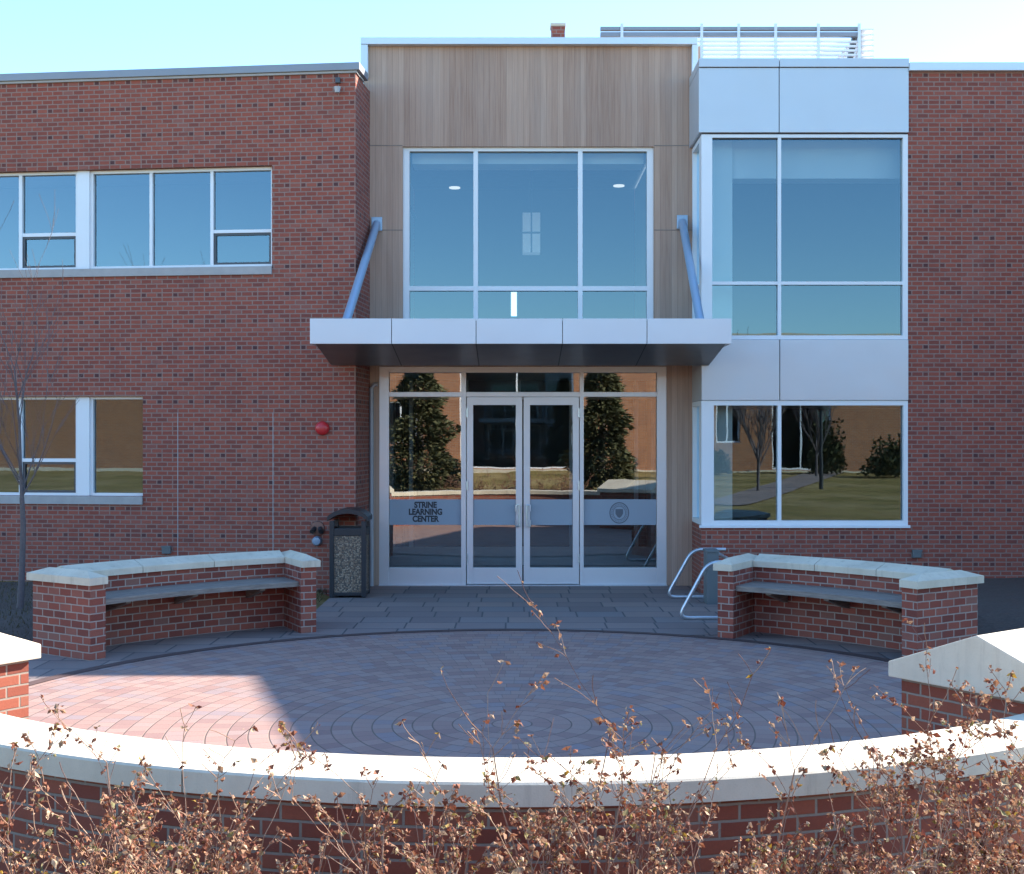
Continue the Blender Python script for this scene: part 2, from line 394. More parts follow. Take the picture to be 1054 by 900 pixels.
# ------------------------------------------------------------------ mesh helpers
class MB:
    def __init__(self, tf=None):
        self.v, self.f, self.uv = [], [], []
        self.tf = tf
    def face(self, pts, uv=None):
        p = [Vector(self.tf(*q)) if self.tf else Vector(q) for q in pts]
        if uv is None:
            n = Vector((0, 0, 0))
            for i in range(len(p)):
                a, b = p[i], p[(i + 1) % len(p)]
                n += a.cross(b)
            if n.length > 0: n.normalize()
            if abs(n.z) > 0.7:
                uv = [(q.x, q.y) for q in p]
            else:
                t = Vector((-n.y, n.x, 0)).normalized()
                uv = [(q.dot(t), q.z) for q in p]
        k = len(self.v)
        self.v += p
        self.f.append(list(range(k, k + len(p))))
        self.uv.append(uv)
    def box(self, x0, x1, y0, y1, z0, z1):
        a, b, c, d = (x0, y0, z0), (x1, y0, z0), (x1, y1, z0), (x0, y1, z0)
        e, f, g, h = (x0, y0, z1), (x1, y0, z1), (x1, y1, z1), (x0, y1, z1)
        for q in ((a, b, f, e), (b, c, g, f), (c, d, h, g), (d, a, e, h), (e, f, g, h), (d, c, b, a)):
            self.face(q)
    def prism(self, poly, z0, z1):
        n = len(poly)
        for i in range(n):
            (x0, y0), (x1, y1) = poly[i], poly[(i + 1) % n]
            self.face(((x0, y0, z0), (x1, y1, z0), (x1, y1, z1), (x0, y0, z1)))
        self.face([(x, y, z1) for x, y in poly])
        self.face([(x, y, z0) for x, y in reversed(poly)])
    def tube(self, pts, rad, n=8, uvr=None, caps=True):
        pts = [Vector(p) for p in pts]
        rads = rad if isinstance(rad, (list, tuple)) else [rad] * len(pts)
        rings = []
        ref = None
        for i, p in enumerate(pts):
            d = (pts[min(i + 1, len(pts) - 1)] - pts[max(i - 1, 0)])
            d = d.normalized() if d.length > 1e-9 else Vector((0, 0, 1))
            if ref is None:
                ref = d.orthogonal().normalized()
            a = (ref - d * ref.dot(d))
            a = a.normalized() if a.length > 1e-6 else d.orthogonal().normalized()
            ref = a
            b = d.cross(a)
            rings.append([p + (a * math.cos(2 * math.pi * k / n) + b * math.sin(2 * math.pi * k / n)) * rads[i] for k in range(n)])
        for i in range(len(rings) - 1):
            for k in range(n):
                k2 = (k + 1) % n
                q = (rings[i][k], rings[i][k2], rings[i + 1][k2], rings[i + 1][k])
                self.face(q, [(uvr, 0.5)] * 4 if uvr is not None else None)
        if caps:
            for rg, rev in ((rings[0], True), (rings[-1], False)):
                q = list(reversed(rg)) if rev else rg
                self.face(q, [(uvr, 0.5)] * n if uvr is not None else None)
    def lathe(self, prof, c, axis='z', n=24):
        c = Vector(c)
        def pt(r, h, a):
            if axis == 'z': return c + Vector((r * math.cos(a), r * math.sin(a), h))
            return c + Vector((r * math.cos(a), -h, r * math.sin(a)))     # axis towards the viewer
        for i in range(len(prof) - 1):
            for k in range(n):
                a0, a1 = 2 * math.pi * k / n, 2 * math.pi * (k + 1) / n
                (r0, h0), (r1, h1) = prof[i], prof[i + 1]
                q = []
                for r, h, a in ((r0, h0, a0), (r0, h0, a1), (r1, h1, a1), (r1, h1, a0)):
                    p = pt(r, h, a)
                    if not q or (p - q[-1]).length > 1e-6: q.append(p)
                if len(q) > 2 and (q[0] - q[-1]).length < 1e-6: q.pop()
                if len(q) > 2: self.face(q)
    def arc(self, prof, c, a0, a1, step=1.5, rref=None):
        """sweep the closed (r, z) profile round the vertical axis through c from angle a0 to a1 (degrees, from +X)"""
        n = max(1, int(abs(a1 - a0) / step + 0.5))
        rref = rref or max(p[0] for p in prof)
        def pt(r, z, a): return (c[0] + r * math.cos(R(a)), c[1] + r * math.sin(R(a)), z)
        m = len(prof)
        for i in range(n):
            b0, b1 = a0 + (a1 - a0) * i / n, a0 + (a1 - a0) * (i + 1) / n
            acc = 0.0
            for j in range(m):
                (r0, z0), (r1, z1) = prof[j], prof[(j + 1) % m]
                vert = abs(z1 - z0) > abs(r1 - r0)
                v0, v1 = (z0, z1) if vert else (r0, r1)
                u0, u1 = R(b0) * rref, R(b1) * rref
                self.face((pt(r0, z0, b0), pt(r0, z0, b1), pt(r1, z1, b1), pt(r1, z1, b0)),
                          [(u0, v0), (u1, v0), (u1, v1), (u0, v1)])
        self.face([pt(r, z, a0) for r, z in prof], [(r, z) for r, z in prof])
        self.face([pt(r, z, a1) for r, z in reversed(prof)], [(r, z) for r, z in reversed(prof)])
    def build(self, name, mat, parent=None, smooth=None, bevel=0.0, origin=None, weld=True):
        me = bpy.data.meshes.new(name)
        o = Vector(origin) if origin else Vector((0, 0, 0))
        me.from_pydata([v - o for v in self.v], [], self.f)
        ul = me.uv_layers.new(name='UVMap')
        k = 0
        for uvs in self.uv:
            for q in uvs:
                ul.data[k].uv = q
                k += 1
        if weld:
            bm = bmesh.new(); bm.from_mesh(me)
            bmesh.ops.remove_doubles(bm, verts=bm.verts, dist=0.00005)
            bmesh.ops.recalc_face_normals(bm, faces=bm.faces)
            if bevel:
                es = [e for e in bm.edges if len(e.link_faces) == 2 and e.calc_face_angle(0) > 0.5]
                bmesh.ops.bevel(bm, geom=es, offset=bevel, segments=2, profile=0.6, affect='EDGES', clamp_overlap=True)
            bm.to_mesh(me); bm.free()
        me.materials.append(M[mat])
        if smooth:
            me.shade_smooth()
            me.set_sharp_from_angle(angle=R(smooth))
        ob = bpy.data.objects.new(name, me)
        COL.objects.link(ob)
        ob.location = o
        if parent is not None:
            ob.parent = parent
            ob.location = o - parent_loc(parent)
        return ob

def parent_loc(p):
    l = Vector(p.location)
    while p.parent is not None:
        p = p.parent
        l += Vector(p.location)
    return l

def tag(o, label=None, cat=None, group=None, kind=None):
    if label: o['label'] = label
    if cat: o['category'] = cat
    if group: o['group'] = group
    if kind: o['kind'] = kind
    return o

def thing(name, loc, label, cat, group=None):
    o = bpy.data.objects.new(name, None)
    o.empty_display_size = 0.2
    o.location = loc
    COL.objects.link(o)
    return tag(o, label, cat, group)

def PX(px, Y): return (px - CX) * Y / F
def PZ(py, Y): return EYE + (CY - py) * Y / F

# ------------------------------------------------------------------ key planes
YD = 16.0          # entrance wall
YR = 15.2          # right wing front
YREAR = 24.0
LO = Vector((PX(366, 15.2), 15.2, 0))     # right front corner of the left wing
LA = R(6.0)
LC, LS = math.cos(LA), math.sin(LA)
def tfL(u, n, z): return (LO.x + u * LC + n * LS, LO.y - u * LS + n * LC, z)     # n grows into the building
def LU(px, py, n=0.0):
    ox, oy = LO.x + n * LS, LO.y + n * LC
    k = (px - CX) / F
    u = (k * oy - ox) / (LC + k * LS)
    return u, EYE + (CY - py) * (oy - u * LS) / F

# ------------------------------------------------------------------ ground
PC = Vector((0, 8.25, 0))                 # patio centre
def sstep(a, b, x):
    t = max(0.0, min(1.0, (x - a) / (b - a)))
    return t * t * (3 - 2 * t)
def lawn_z(x, y):
    r = math.hypot(x - PC.x, y - PC.y)
    side = sstep(5.35, 6.4, r)
    z = -0.06 + side * (0.16 if x < 0 else 0.24)
    if -2.25 < x < 2.75 and y > 11.5:
        z = -0.06
    elif y > 11.5 and abs(x) < 3.6:
        e = sstep(2.3, 3.0, abs(x))
        z = min(z, -0.06 + e * 0.2) if x > 0 else -0.06 + sstep(5.36, 5.6, r) * sstep(2.23, 2.35, -x) * 0.1
    if y < 4.0:
        z = max(z, 0.10)
    z += 0.42 * sstep(1.0, -24.0, y) if y < 1 else 0
    return z
def gridlines(a, b, fine0, fine1, fs, cs):
    xs = []
    x = fine0
    while x <= fine1 + 1e-6:
        xs.append(x); x += fs
    s = cs; x = fine1
    while x < b:
        x += s; s *= 1.6; xs.append(x)
    s = cs; x = fine0
    while x > a:
        x -= s; s *= 1.6; xs.insert(0, x)
    return xs
gx = gridlines(-700, 700, -9, 9, 0.25, 0.7)
gy = gridlines(-700, 900, -26, 17, 0.25, 0.7)
lm = bpy.data.meshes.new('lawn')
nx = len(gx)
lm.from_pydata([(x, y, lawn_z(x, y)) for y in gy for x in gx], [],
               [(j * nx + i, j * nx + i + 1, (j + 1) * nx + i + 1, (j + 1) * nx + i) for j in range(len(gy) - 1) for i in range(nx - 1)])
lm.materials.append(M['lawn']); lm.shade_smooth()
lawn = bpy.data.objects.new('lawn', lm); COL.objects.link(lawn); tag(lawn, kind='structure')

m = MB()                                   # circular patio
N = 96
m.face([(3.98 * math.cos(2 * math.pi * k / N), 3.98 * math.sin(2 * math.pi * k / N), 0) for k in range(N)])
patio = m.build('patio', 'ring_pavers'); patio.location = (PC.x, PC.y, 0.008); tag(patio, kind='structure')
m = MB()
for k in range(N):
    a0, a1 = 2 * math.pi * k / N, 2 * math.pi * (k + 1) / N
    m.face([(r * math.cos(a), r * math.sin(a), 0) for r, a in ((3.98, a0), (4.09, a0), (4.09, a1), (3.98, a1))])
b = m.build('patio_border', 'border'); b.location = (PC.x, PC.y, 0.012); tag(b, kind='structure')
m = MB()                                   # apron under the benches
m.face([(5.35 * math.cos(2 * math.pi * k / N), 5.35 * math.sin(2 * math.pi * k / N), 0) for k in range(N)])
b = m.build('patio_apron', 'slab_pavers'); b.location = (PC.x, PC.y, 0.0); tag(b, kind='structure')
m = MB()
m.face(((-2.22, 12.0, 0), (2.7, 12.0, 0), (2.7, 15.2, 0), (-2.22, 15.2, 0)))
m.face(((-1.96, 15.2, 0), (2.35, 15.2, 0), (2.35, 16.3, 0), (-1.96, 16.3, 0)))
b = m.build('entrance_path', 'slab_pavers'); b.location = (0, 0, 0.004); tag(b, kind='structure')
m = MB()                                   # planting beds
for i in range(14):
    x0, x1 = -3.5 + i * 0.5, -3.0 + i * 0.5
    m.face(((x0, 1.2, 0.15), (x1, 1.2, 0.15), (x1, 4.35 + 0.07 * x1 * x1, 0.15), (x0, 4.35 + 0.07 * x0 * x0, 0.15)))
b = m.build('planting_bed', 'soil'); tag(b, kind='structure')
m = MB()
for i in range(24):
    for k in range(26):
        x0, y0 = 3.2 + i * 0.25, 8.7 + k * 0.25
        q = [(x0, y0), (x0 + .25, y0), (x0 + .25, min(y0 + .25, 15.19)), (x0, min(y0 + .25, 15.19))]
        if min(math.hypot(a - PC.x, b - PC.y) for a, b in q) < 5.25: continue
        m.face([(a, b, lawn_z(a, b) + 0.02 + 0.008 * math.sin(9 * a + 5 * b)) for a, b in q])
b = m.build('mulch_bed', 'soil'); tag(b, kind='structure')

m = MB()
for i in range(16):
    for k in range(20):
        x0, y0 = -7.2 + i * 0.25, 10.5 + k * 0.25
        q = [(x0, y0), (x0 + .25, y0), (x0 + .25, y0 + .25), (x0, y0 + .25)]
        if min(math.hypot(a - PC.x, b - PC.y) for a, b in q) < 5.3: continue
        m.face([(a, b, lawn_z(a, b) + 0.012) for a, b in q])
b = m.build('mulch_bed', 'soil'); tag(b, kind='structure')

# ------------------------------------------------------------------ the building
bld = thing('college_building', (0, 16, 0), 'two-storey red brick college building with timber-clad entrance bay, canopy and silver panels', 'building')

def wall_mesh(m, u0, u1, z0, z1, holes, thick, n0=0.0):
    """solid wall with openings in (u, n, z); n0 is the outer face"""
    us = sorted({u0, u1, *[h[0] for h in holes], *[h[1] for h in holes]})
    zs = sorted({z0, z1, *[h[2] for h in holes], *[h[3] for h in holes]})
    us = [u for u in us if u0 - 1e-6 <= u <= u1 + 1e-6]
    zs = [z for z in zs if z0 - 1e-6 <= z <= z1 + 1e-6]
    def solid(i, j):
        if not (0 <= i < len(us) - 1 and 0 <= j < len(zs) - 1): return False
        cu, cz = (us[i] + us[i + 1]) / 2, (zs[j] + zs[j + 1]) / 2
        return not any(h[0] < cu < h[1] and h[2] < cz < h[3] for h in holes)
    a, b = n0, n0 + thick
    for i in range(len(us) - 1):
        for j in range(len(zs) - 1):
            if not solid(i, j): continue
            p, q, r, s = us[i], us[i + 1], zs[j], zs[j + 1]
            m.face(((p, a, r), (q, a, r), (q, a, s), (p, a, s)))
            m.face(((q, b, r), (p, b, r), (p, b, s), (q, b, s)))
            if not solid(i - 1, j): m.face(((p, b, r), (p, a, r), (p, a, s), (p, b, s)))
            if not solid(i + 1, j): m.face(((q, a, r), (q, b, r), (q, b, s), (q, a, s)))
            if not solid(i, j - 1): m.face(((p, b, r), (q, b, r), (q, a, r), (p, a, r)))
            if not solid(i, j + 1): m.face(((p, a, s), (q, a, s), (q, b, s), (p, b, s)))

def window(parent, tf, u0, u1, z0, z1, cols, n0, fw=0.055, mw=0.045, depth=0.10, left_w=None, right_w=None, frame='white_metal', glassmat='glass', name='window', top_w=None, bot_w=None, dark=True):
    """cols: list of (mullion centre to the right or None for the last, [transom z], has dark sash under the transom)"""
    lw, rw = left_w or fw, right_w or fw
    tw, bw = top_w or fw, bot_w or fw
    m = MB(tf); g = MB(tf); sashes = []
    a, b = n0, n0 + depth
    m.box(u0, u0 + lw, a, b, z0, z1)
    m.box(u1 - rw, u1, a, b, z0, z1)
    m.box(u0 + lw, u1 - rw, a, b, z1 - tw, z1)
    m.box(u0 + lw, u1 - rw, a, b, z0, z0 + bw)
    left = u0 + lw
    gn = n0 + depth * 0.45
    for mul, trs, sash in cols:
        if mul is None: right = u1 - rw
        else:
            right = mul - mw / 2
            m.box(right, right + mw, a + 0.004, b - 0.004, z0 + bw, z1 - tw)
        zl = z0 + bw
        for tz in trs:
            m.box(left, right, a + 0.008, b - 0.008, tz - mw / 2, tz + mw / 2)
            if sash:
                s = MB(tf); sashes.append(s)
                t = 0.03
                s.box(left, left + t, a + 0.02, b - 0.02, zl, tz - mw / 2)
                s.box(right - t, right, a + 0.02, b - 0.02, zl, tz - mw / 2)
                s.box(left + t, right - t, a + 0.02, b - 0.02, zl, zl + t)
                s.box(left + t, right - t, a + 0.02, b - 0.02, tz - mw / 2 - t, tz - mw / 2)
            g.face(((left, gn, zl), (right, gn, zl), (right, gn, tz - mw / 2), (left, gn, tz - mw / 2)))
            zl = tz + mw / 2
        g.face(((left, gn, zl), (right, gn, zl), (right, gn, z1 - tw), (left, gn, z1 - tw)))
        left = right + mw
    w = m.build(name, frame, parent)
    g.build('pane', glassmat, w, weld=False)
    for s in sashes: s.build('sash', 'dark_sash', w)
    return w

# --- left wing
uA, _ = LU(0, 300)
WL_TOP = LU(366, 75.5)[1]
uw0 = -9.0
u280, zt = LU(280, 171); _, zb = LU(280, 274)
u90, zt2 = LU(90, 174); _, zb2 = LU(90, 277)
ZT, ZB = (zt + zt2) / 2, (zb + zb2) / 2
u147, zlt = LU(147, 408); _, zlb = LU(147, 511)
u90b, _ = LU(90, 450)
holes = [(uw0 + 2.2, u280, ZB, ZT), (uw0 + 2.2, u147, zlb, zlt)]
m = MB(tfL)
wall_mesh(m, uw0, 0.0, -0.15, WL_TOP, holes, 0.32)
m.build('wall', 'wall_brick', bld)
m = MB(tfL)                               # return of the wing beside the entrance
m.box(-0.3, -0.001, 0.322, 1.1, -0.15, WL_TOP - 0.002)
m.build('wall', 'wall_brick', bld)
m = MB(tfL)
m.box(uw0, 0.06, -0.05, 0.45, WL_TOP + 0.03, WL_TOP + 0.125)
m.build('coping', 'grey_coping', bld, bevel=0.006)
m = MB(tfL)
m.box(uw0, 0.02, -0.025, 0.40, WL_TOP, WL_TOP + 0.028)
m.build('coping_bed', 'sill', bld)
NW = 0.085                                # window recess
for (ur, z0, z1, lower) in ((u280, ZB, ZT, False), (u147, zlb, zlt, True)):
    ul90 = (u90b if lower else u90); ul77 = LU(77.5, 450 if lower else 220)[0]; u17 = LU(17.5, 450 if lower else 220)[0]
    um44 = LU(-45, 450 if lower else 220)[0]
    tz = LU(40, 474)[1] if lower else LU(240, 237)[1]
    # unit to the right of the post
    if lower:
        window(bld, tfL, ul90, ur, z0, z1, [(None, [], False)], NW, 0.035, 0.035)
    else:
        window(bld, tfL, ul90, ur, z0, z1, [(LU(152.5, 220)[0], [], False), (LU(215.5, 220)[0], [], False), (None, [tz], True)], NW, 0.04, 0.04)
    window(bld, tfL, uw0 + 2.2, ul77, z0, z1, [(um44 - 0.7, [], False), (um44, [tz], True), (u17, [], False), (None, [tz], True)], NW, 0.035, 0.045)
    m = MB(tfL)
    m.box(ul77, ul90, NW - 0.03, NW + 0.12, z0, z1)
    m.build('window_post', 'white_metal', bld, bevel=0.004)
    m = MB(tfL)
    m.box(uw0 + 2.2, ur, -0.03, NW + 0.02, z0 - 0.105, z0 - 0.002)
    m.build('window_sill', 'sill', bld, bevel=0.004)
# infilled former doorway: pale mortar lines proud of the brick
ua, zq = LU(183, 425); ub, _ = LU(281, 425)
for u in (ua, ub):
    m = MB(tfL); m.box(u - 0.0045, u + 0.0045, -0.003, 0.02, 0.0, zq)
    m.build('infill_joint', 'sill', bld)

# --- central timber bay
XB0, XB1 = PX(377, YD), PX(713, YD)
ZBT = PZ(48, YD)
wz0, wz1 = PZ(330, YD), PZ(151, YD)
wx0, wx1 = PX(414.5, YD), PX(673, YD)
dx0, dx1 = PX(390, YD), PX(686.5, YD)
dz1 = PZ(377.5, YD)
m = MB()
wall_mesh(m, XB0 - 0.03, XB1 + 0.1, -0.1, ZBT, [(wx0, wx1, wz0 - 0.3, wz1), (dx0, dx1, -0.05, dz1)], 0.3, YD)
m.build('timber_wall', 'wood', bld)
for py in (150, 237):
    z = PZ(py, YD)
    for (a, b) in ((XB0, wx0 - 0.002), (wx1 + 0.002, XB1)):
        m = MB(); m.box(a, b, YD - 0.003, YD + 0.01, z - 0.006, z + 0.006)
        m.build('cladding_joint', 'seat', bld)
m = MB()                                   # pale metal edge trim
zt_ = PZ(41, YD)
m.box(PX(372, YD), PX(717, YD), YD - 0.10, YD + 0.35, ZBT, zt_)
m.box(PX(372, YD), XB0 + 0.03, YD - 0.09, YD + 0.3, PZ(80, YD), ZBT - 0.002)
m.box(XB1 - 0.02, PX(717.5, YD), YD - 0.09, YD + 0.3, PZ(80, YD), ZBT - 0.002)
m.build('edge_trim', 'coping_metal', bld, bevel=0.005)
tr = PZ(296.5, YD)
mulA, mulB = PX(489.5, YD), PX(597.5, YD)
window(bld, None, wx0, wx1, wz0 - 0.3, wz1, [(mulA, [tr], False), (mulB, [tr], False), (None, [tr], False)], YD + 0.05, 0.085, 0.06, 0.13, top_w=0.05)

# --- entrance storefront
ent = MB()
a, b = YD + 0.03, YD + 0.17
zTb0, zTb1 = PZ(408.5, YD), PZ(403.5, YD)
ent.box(dx0, PX(400, YD), a, b, 0.006, dz1)
ent.box(PX(676.5, YD), dx1, a, b, 0.006, dz1)
ent.box(PX(400, YD), PX(676.5, YD), a, b, PZ(383.5, YD), dz1)
for p0, p1 in ((474.5, 479.5), (597.0, 601.0)):
    ent.box(PX(p0, YD), PX(p1, YD), a + 0.004, b - 0.004, 0.006, PZ(383.5, YD))
for p0, p1 in ((400, 474.5), (479.5, 597.0), (601.0, 676.5)):
    ent.box(PX(p0, YD), PX(p1, YD), a + 0.008, b - 0.008, zTb0, zTb1)
for p0, p1 in ((400, 474.5), (601.0, 676.5)):
    ent.box(PX(p0, YD), PX(p1, YD), a + 0.008, b - 0.008, 0.006, PZ(585, YD))
sf = ent.build('storefront', 'silver_metal', bld, bevel=0.004)
g = MB()
gy_ = YD + 0.09
for p0, p1 in ((400, 474.5), (479.5, 597.0), (601.0, 676.5)):
    g.face(((PX(p0, YD), gy_, zTb1), (PX(p1, YD), gy_, zTb1), (PX(p1, YD), gy_, PZ(383.5, YD)), (PX(p0, YD), gy_, PZ(383.5, YD))))
for p0, p1 in ((400, 474.5), (601.0, 676.5)):
    g.face(((PX(p0, YD), gy_, PZ(585, YD)), (PX(p1, YD), gy_, PZ(585, YD)), (PX(p1, YD), gy_, zTb0), (PX(p0, YD), gy_, zTb0)))
g.build('pane', 'clear_glass', sf, weld=False)
fz0, fz1 = PZ(541, YD), PZ(514.5, YD)
for p0, p1 in ((400, 474.5), (601.0, 676.5)):
    g = MB(); g.box(PX(p0, YD) + 0.002, PX(p1, YD) - 0.002, gy_ - 0.006, gy_ - 0.003, fz0, fz1)
    g.build('frosted_band', 'frost', sf)
ths = MB(); ths.box(dx0, dx1, YD - 0.05, YD + 0.2, 0.0, 0.0055 + 0.008)
ths.build('threshold', 'steel', sf)
for i, (p0, p1) in enumerate(((480.0, 537.8), (538.7, 596.5))):
    X0, X1 = PX(p0, YD) + 0.004, PX(p1, YD) - 0.003
    st = PX(527 + 6.5, YD)
    d = MB()
    z0, z1 = 0.022, zTb0 - 0.004
    da, db = a + 0.02, a + 0.075
    zr, zk = PZ(417, YD), PZ(585, YD)
    d.box(X0, X0 + st, da, db, z0, z1); d.box(X1 - st, X1, da, db, z0, z1)
    d.box(X0 + st, X1 - st, da, db, zr, z1); d.box(X0 + st, X1 - st, da, db, z0, zk)
    door = d.build('entrance_door', 'silver_metal', bld, bevel=0.003)
    g = MB(); gyd = (da + db) / 2
    g.face(((X0 + st, gyd, zk), (X1 - st, gyd, zk), (X1 - st, gyd, zr), (X0 + st, gyd, zr)))
    g.build('pane', 'clear_glass', door, weld=False)
    g = MB(); g.box(X0 + st + 0.002, X1 - st - 0.002, gyd - 0.006, gyd - 0.003, fz0, fz1)
    g.build('frosted_band', 'frost', door)
    hx = X1 - st * 0.5 if i == 0 else X0 + st * 0.5
    sgn = -1 if i == 0 else 1
    h = MB()
    zc = PZ(531, YD); hh = 0.14
    h.tube([(hx, da, zc - hh), (hx, da - 0.05, zc - hh), (hx + sgn * 0.045, da - 0.06, zc - hh), (hx + sgn * 0.045, da - 0.06, zc - hh * 0.4)], 0.011, 8)
    h.tube([(hx, da, zc + hh), (hx, da - 0.05, zc + hh), (hx + sgn * 0.045, da - 0.06, zc + hh), (hx + sgn * 0.045, da - 0.06, zc + hh * 0.4)], 0.011, 8)
    h.tube([(hx, da - 0.05, zc - hh), (hx, da - 0.055, zc + hh)], 0.011, 8)
    h.build('handle', 'steel', door, smooth=40)
    hxx = X0 + 0.004 if i == 0 else X1 - 0.004
    for py in (425, 500, 575):
        hg = MB(); hg.tube([(hxx, da - 0.012, PZ(py, YD) - 0.06), (hxx, da - 0.012, PZ(py, YD) + 0.06)], 0.012, 8)
        hg.build('hinge', 'steel', door, smooth=40)
# lettering and seal on the frosted bands
def text(body, x, y, z, size, name, mat, parent, sx=1.0):
    cu = bpy.data.curves.new(name, 'FONT')
    cu.body = body; cu.size = size; cu.align_x = 'CENTER'; cu.align_y = 'CENTER'
    cu.extrude = 0.001; cu.offset = 0.005
    tmp = bpy.data.objects.new(name, cu); COL.objects.link(tmp)
    tmp.rotation_euler = (R(90), 0, 0)
    bpy.context.view_layer.update()
    me = bpy.data.meshes.new_from_object(tmp.evaluated_get(bpy.context.evaluated_depsgraph_get()))
    bpy.data.objects.remove(tmp); bpy.data.curves.remove(cu)
    me.transform(Matrix.Rotation(R(90), 4, 'X'))
    me.transform(Matrix.Diagonal((sx, 1, 1, 1)))
    me.materials.clear(); me.materials.append(M[mat])
    ob = bpy.data.objects.new(name, me); COL.objects.link(ob)
    ob.parent = parent; ob.location = Vector((x, y, z)) - parent_loc(parent)
    return ob
for k, word in enumerate(('STRINE', 'LEARNING', 'CENTER')):
    text(word, PX(437.5, YD), gy_ - 0.0085, PZ(520.5 + 7.2 * k, YD), 0.108, 'lettering', 'decal', sf, 0.86)
sx_, sz_ = PX(638, YD), PZ(528.5, YD)
s = MB()
def ringf(r0, r1, n=40):
    for k in range(n):
        a0, a1 = 2 * math.pi * k / n, 2 * math.pi * (k + 1) / n
        s.face([(sx_ + 0.92 * r * math.cos(q), gy_ - 0.0085, sz_ + r * math.sin(q)) for r, q in ((r0, a0), (r1, a0), (r1, a1), (r0, a1))])
ringf(0.128, 0.142); ringf(0.086, 0.094)
for k in range(30):
    q = 2 * math.pi * k / 30
    s.face([(sx_ + 0.92 * r * math.cos(q + e), gy_ - 0.0085, sz_ + r * math.sin(q + e)) for r, e in ((0.102, -0.05), (0.12, -0.04), (0.12, 0.04), (0.102, 0.05))])
s.face([(sx_ + x, gy_ - 0.0085, sz_ + z) for x, z in ((-0.05, 0.05), (0.05, 0.05), (0.05, -0.01), (0.025, -0.05), (0, -0.068), (-0.025, -0.05), (-0.05, -0.01))])
s.build('seal', 'seal', sf, weld=False)

# --- canopy
YC = 13.9
cx0, cx1 = PX(319, YC), PX(753, YC)
cz0, cz1 = PZ(354, YC), PZ(328, YC)
m = MB()
js = [cx0] + [PX(p, YC) for p in (403, 490, 579, 666)] + [cx1]
for i in range(len(js) - 1):
    m.box(js[i] + (0.004 if i else 0), js[i + 1] - (0.004 if i < len(js) - 2 else 0), YC, YC + 0.05, cz0, cz1)
m.box(cx0, cx0 + 0.05, YC + 0.052, 15.18, cz0, cz1)
m.box(cx1 - 0.05, cx1, YC + 0.052, 15.18, cz0, cz1)
can = m.build('canopy', 'fascia', bld, bevel=0.003)
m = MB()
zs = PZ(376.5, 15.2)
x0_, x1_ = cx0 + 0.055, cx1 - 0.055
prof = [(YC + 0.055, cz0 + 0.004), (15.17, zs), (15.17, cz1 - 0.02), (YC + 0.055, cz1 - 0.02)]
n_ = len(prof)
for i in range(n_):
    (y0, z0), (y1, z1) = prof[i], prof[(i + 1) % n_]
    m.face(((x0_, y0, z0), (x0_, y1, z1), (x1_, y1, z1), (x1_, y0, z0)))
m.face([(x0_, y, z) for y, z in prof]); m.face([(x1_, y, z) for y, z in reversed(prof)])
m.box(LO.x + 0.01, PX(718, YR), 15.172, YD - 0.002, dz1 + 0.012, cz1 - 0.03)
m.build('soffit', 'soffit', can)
for p in (403, 490, 579, 666):
    x = PX(p, YC)
    m = MB(); m.face(((x - 0.006, YC + 0.06, cz0 + 0.0005), (x + 0.006, YC + 0.06, cz0 + 0.0005), (x + 0.006, 15.16, zs - 0.0035), (x - 0.006, 15.16, zs - 0.0035)))
    m.build('soffit_joint', 'joint', can)
for (bx, tx, tz_, sg) in ((PX(356, 14.15), PX(388, YD), PZ(231, YD), 1), (PX(721, 14.15), PX(702, YD), PZ(229, YD), -1)):
    m = MB()
    m.tube([(bx, 14.15, cz1 - 0.02), (tx, YD - 0.03, tz_)], 0.052, 14)
    rd = m.build('canopy_rod', 'blue_steel', bld, smooth=40)
    m = MB(); m.box(tx - 0.07, tx + 0.07, YD - 0.03, YD - 0.002, tz_ - 0.09, tz_ + 0.09)
    m.build('rod_bracket', 'blue_steel', rd, bevel=0.004)
    m = MB(); m.box(bx - 0.085, bx + 0.085, 14.07, 14.25, cz1 - 0.019, cz1 + 0.012)
    m.build('base_plate', 'blue_steel', rd, bevel=0.004)
m = MB()                                   # downpipe in the corner
xp = PX(382, YD) + 0.01
m.tube([(PX(391, YD) - 0.02, YD - 0.05, PZ(396, YD)), (xp + 0.04, YD - 0.05, PZ(396, YD)), (xp, YD - 0.05, PZ(400, YD)), (xp, YD - 0.05, 0.0)], 0.028, 10)
m.build('downpipe', 'pipe', bld, smooth=50)

# --- right wing
XR0, XR1 = PX(722, YR), PX(934.5, YR)
z_par0, z_par1 = PZ(137, YR), PZ(61.5, YR)
zw = [PZ(p, YR) for p in (349.5, 138.5, 541, 412.5)]     # upper bottom/top, lower bottom/top
XEND = 8.13
ZRB = PZ(74, YR)
m = MB()
wall_mesh(m, XR0, XEND, -0.15, ZRB, [(XR0 - 0.01, XR1, zw[2], ZRB + 1)], 0.32, YR)
m.build('wall', 'wall_brick', bld)
m = MB()                                   # low side wall under the corner glazing
m.box(XR0 + 0.001, XR0 + 0.3, YR + 0.322, YD - 0.002, -0.15, zw[2] - 0.003)
m.build('wall', 'wall_brick', bld)
m = MB(); m.box(XR1 + 0.003, XEND, YR - 0.06, YR + 0.4, ZRB, PZ(65.5, YR))
m.build('coping', 'coping_metal', bld, bevel=0.006)
def panels(y0, z0, z1, xs, name='metal_panel'):
    m = MB()
    for i in range(len(xs) - 1):
        m.box(xs[i] + (0.005 if i else 0), xs[i + 1] - (0.005 if i < len(xs) - 2 else 0), y0, y0 + 0.06, z0, z1)
    return m
X0p = PX(719, YR)
xm = PX(801.5, YR)
zq_ = PZ(70.5, YR)
m = panels(YR - 0.03, z_par0, zq_ - 0.004, [X0p, xm, XR1])
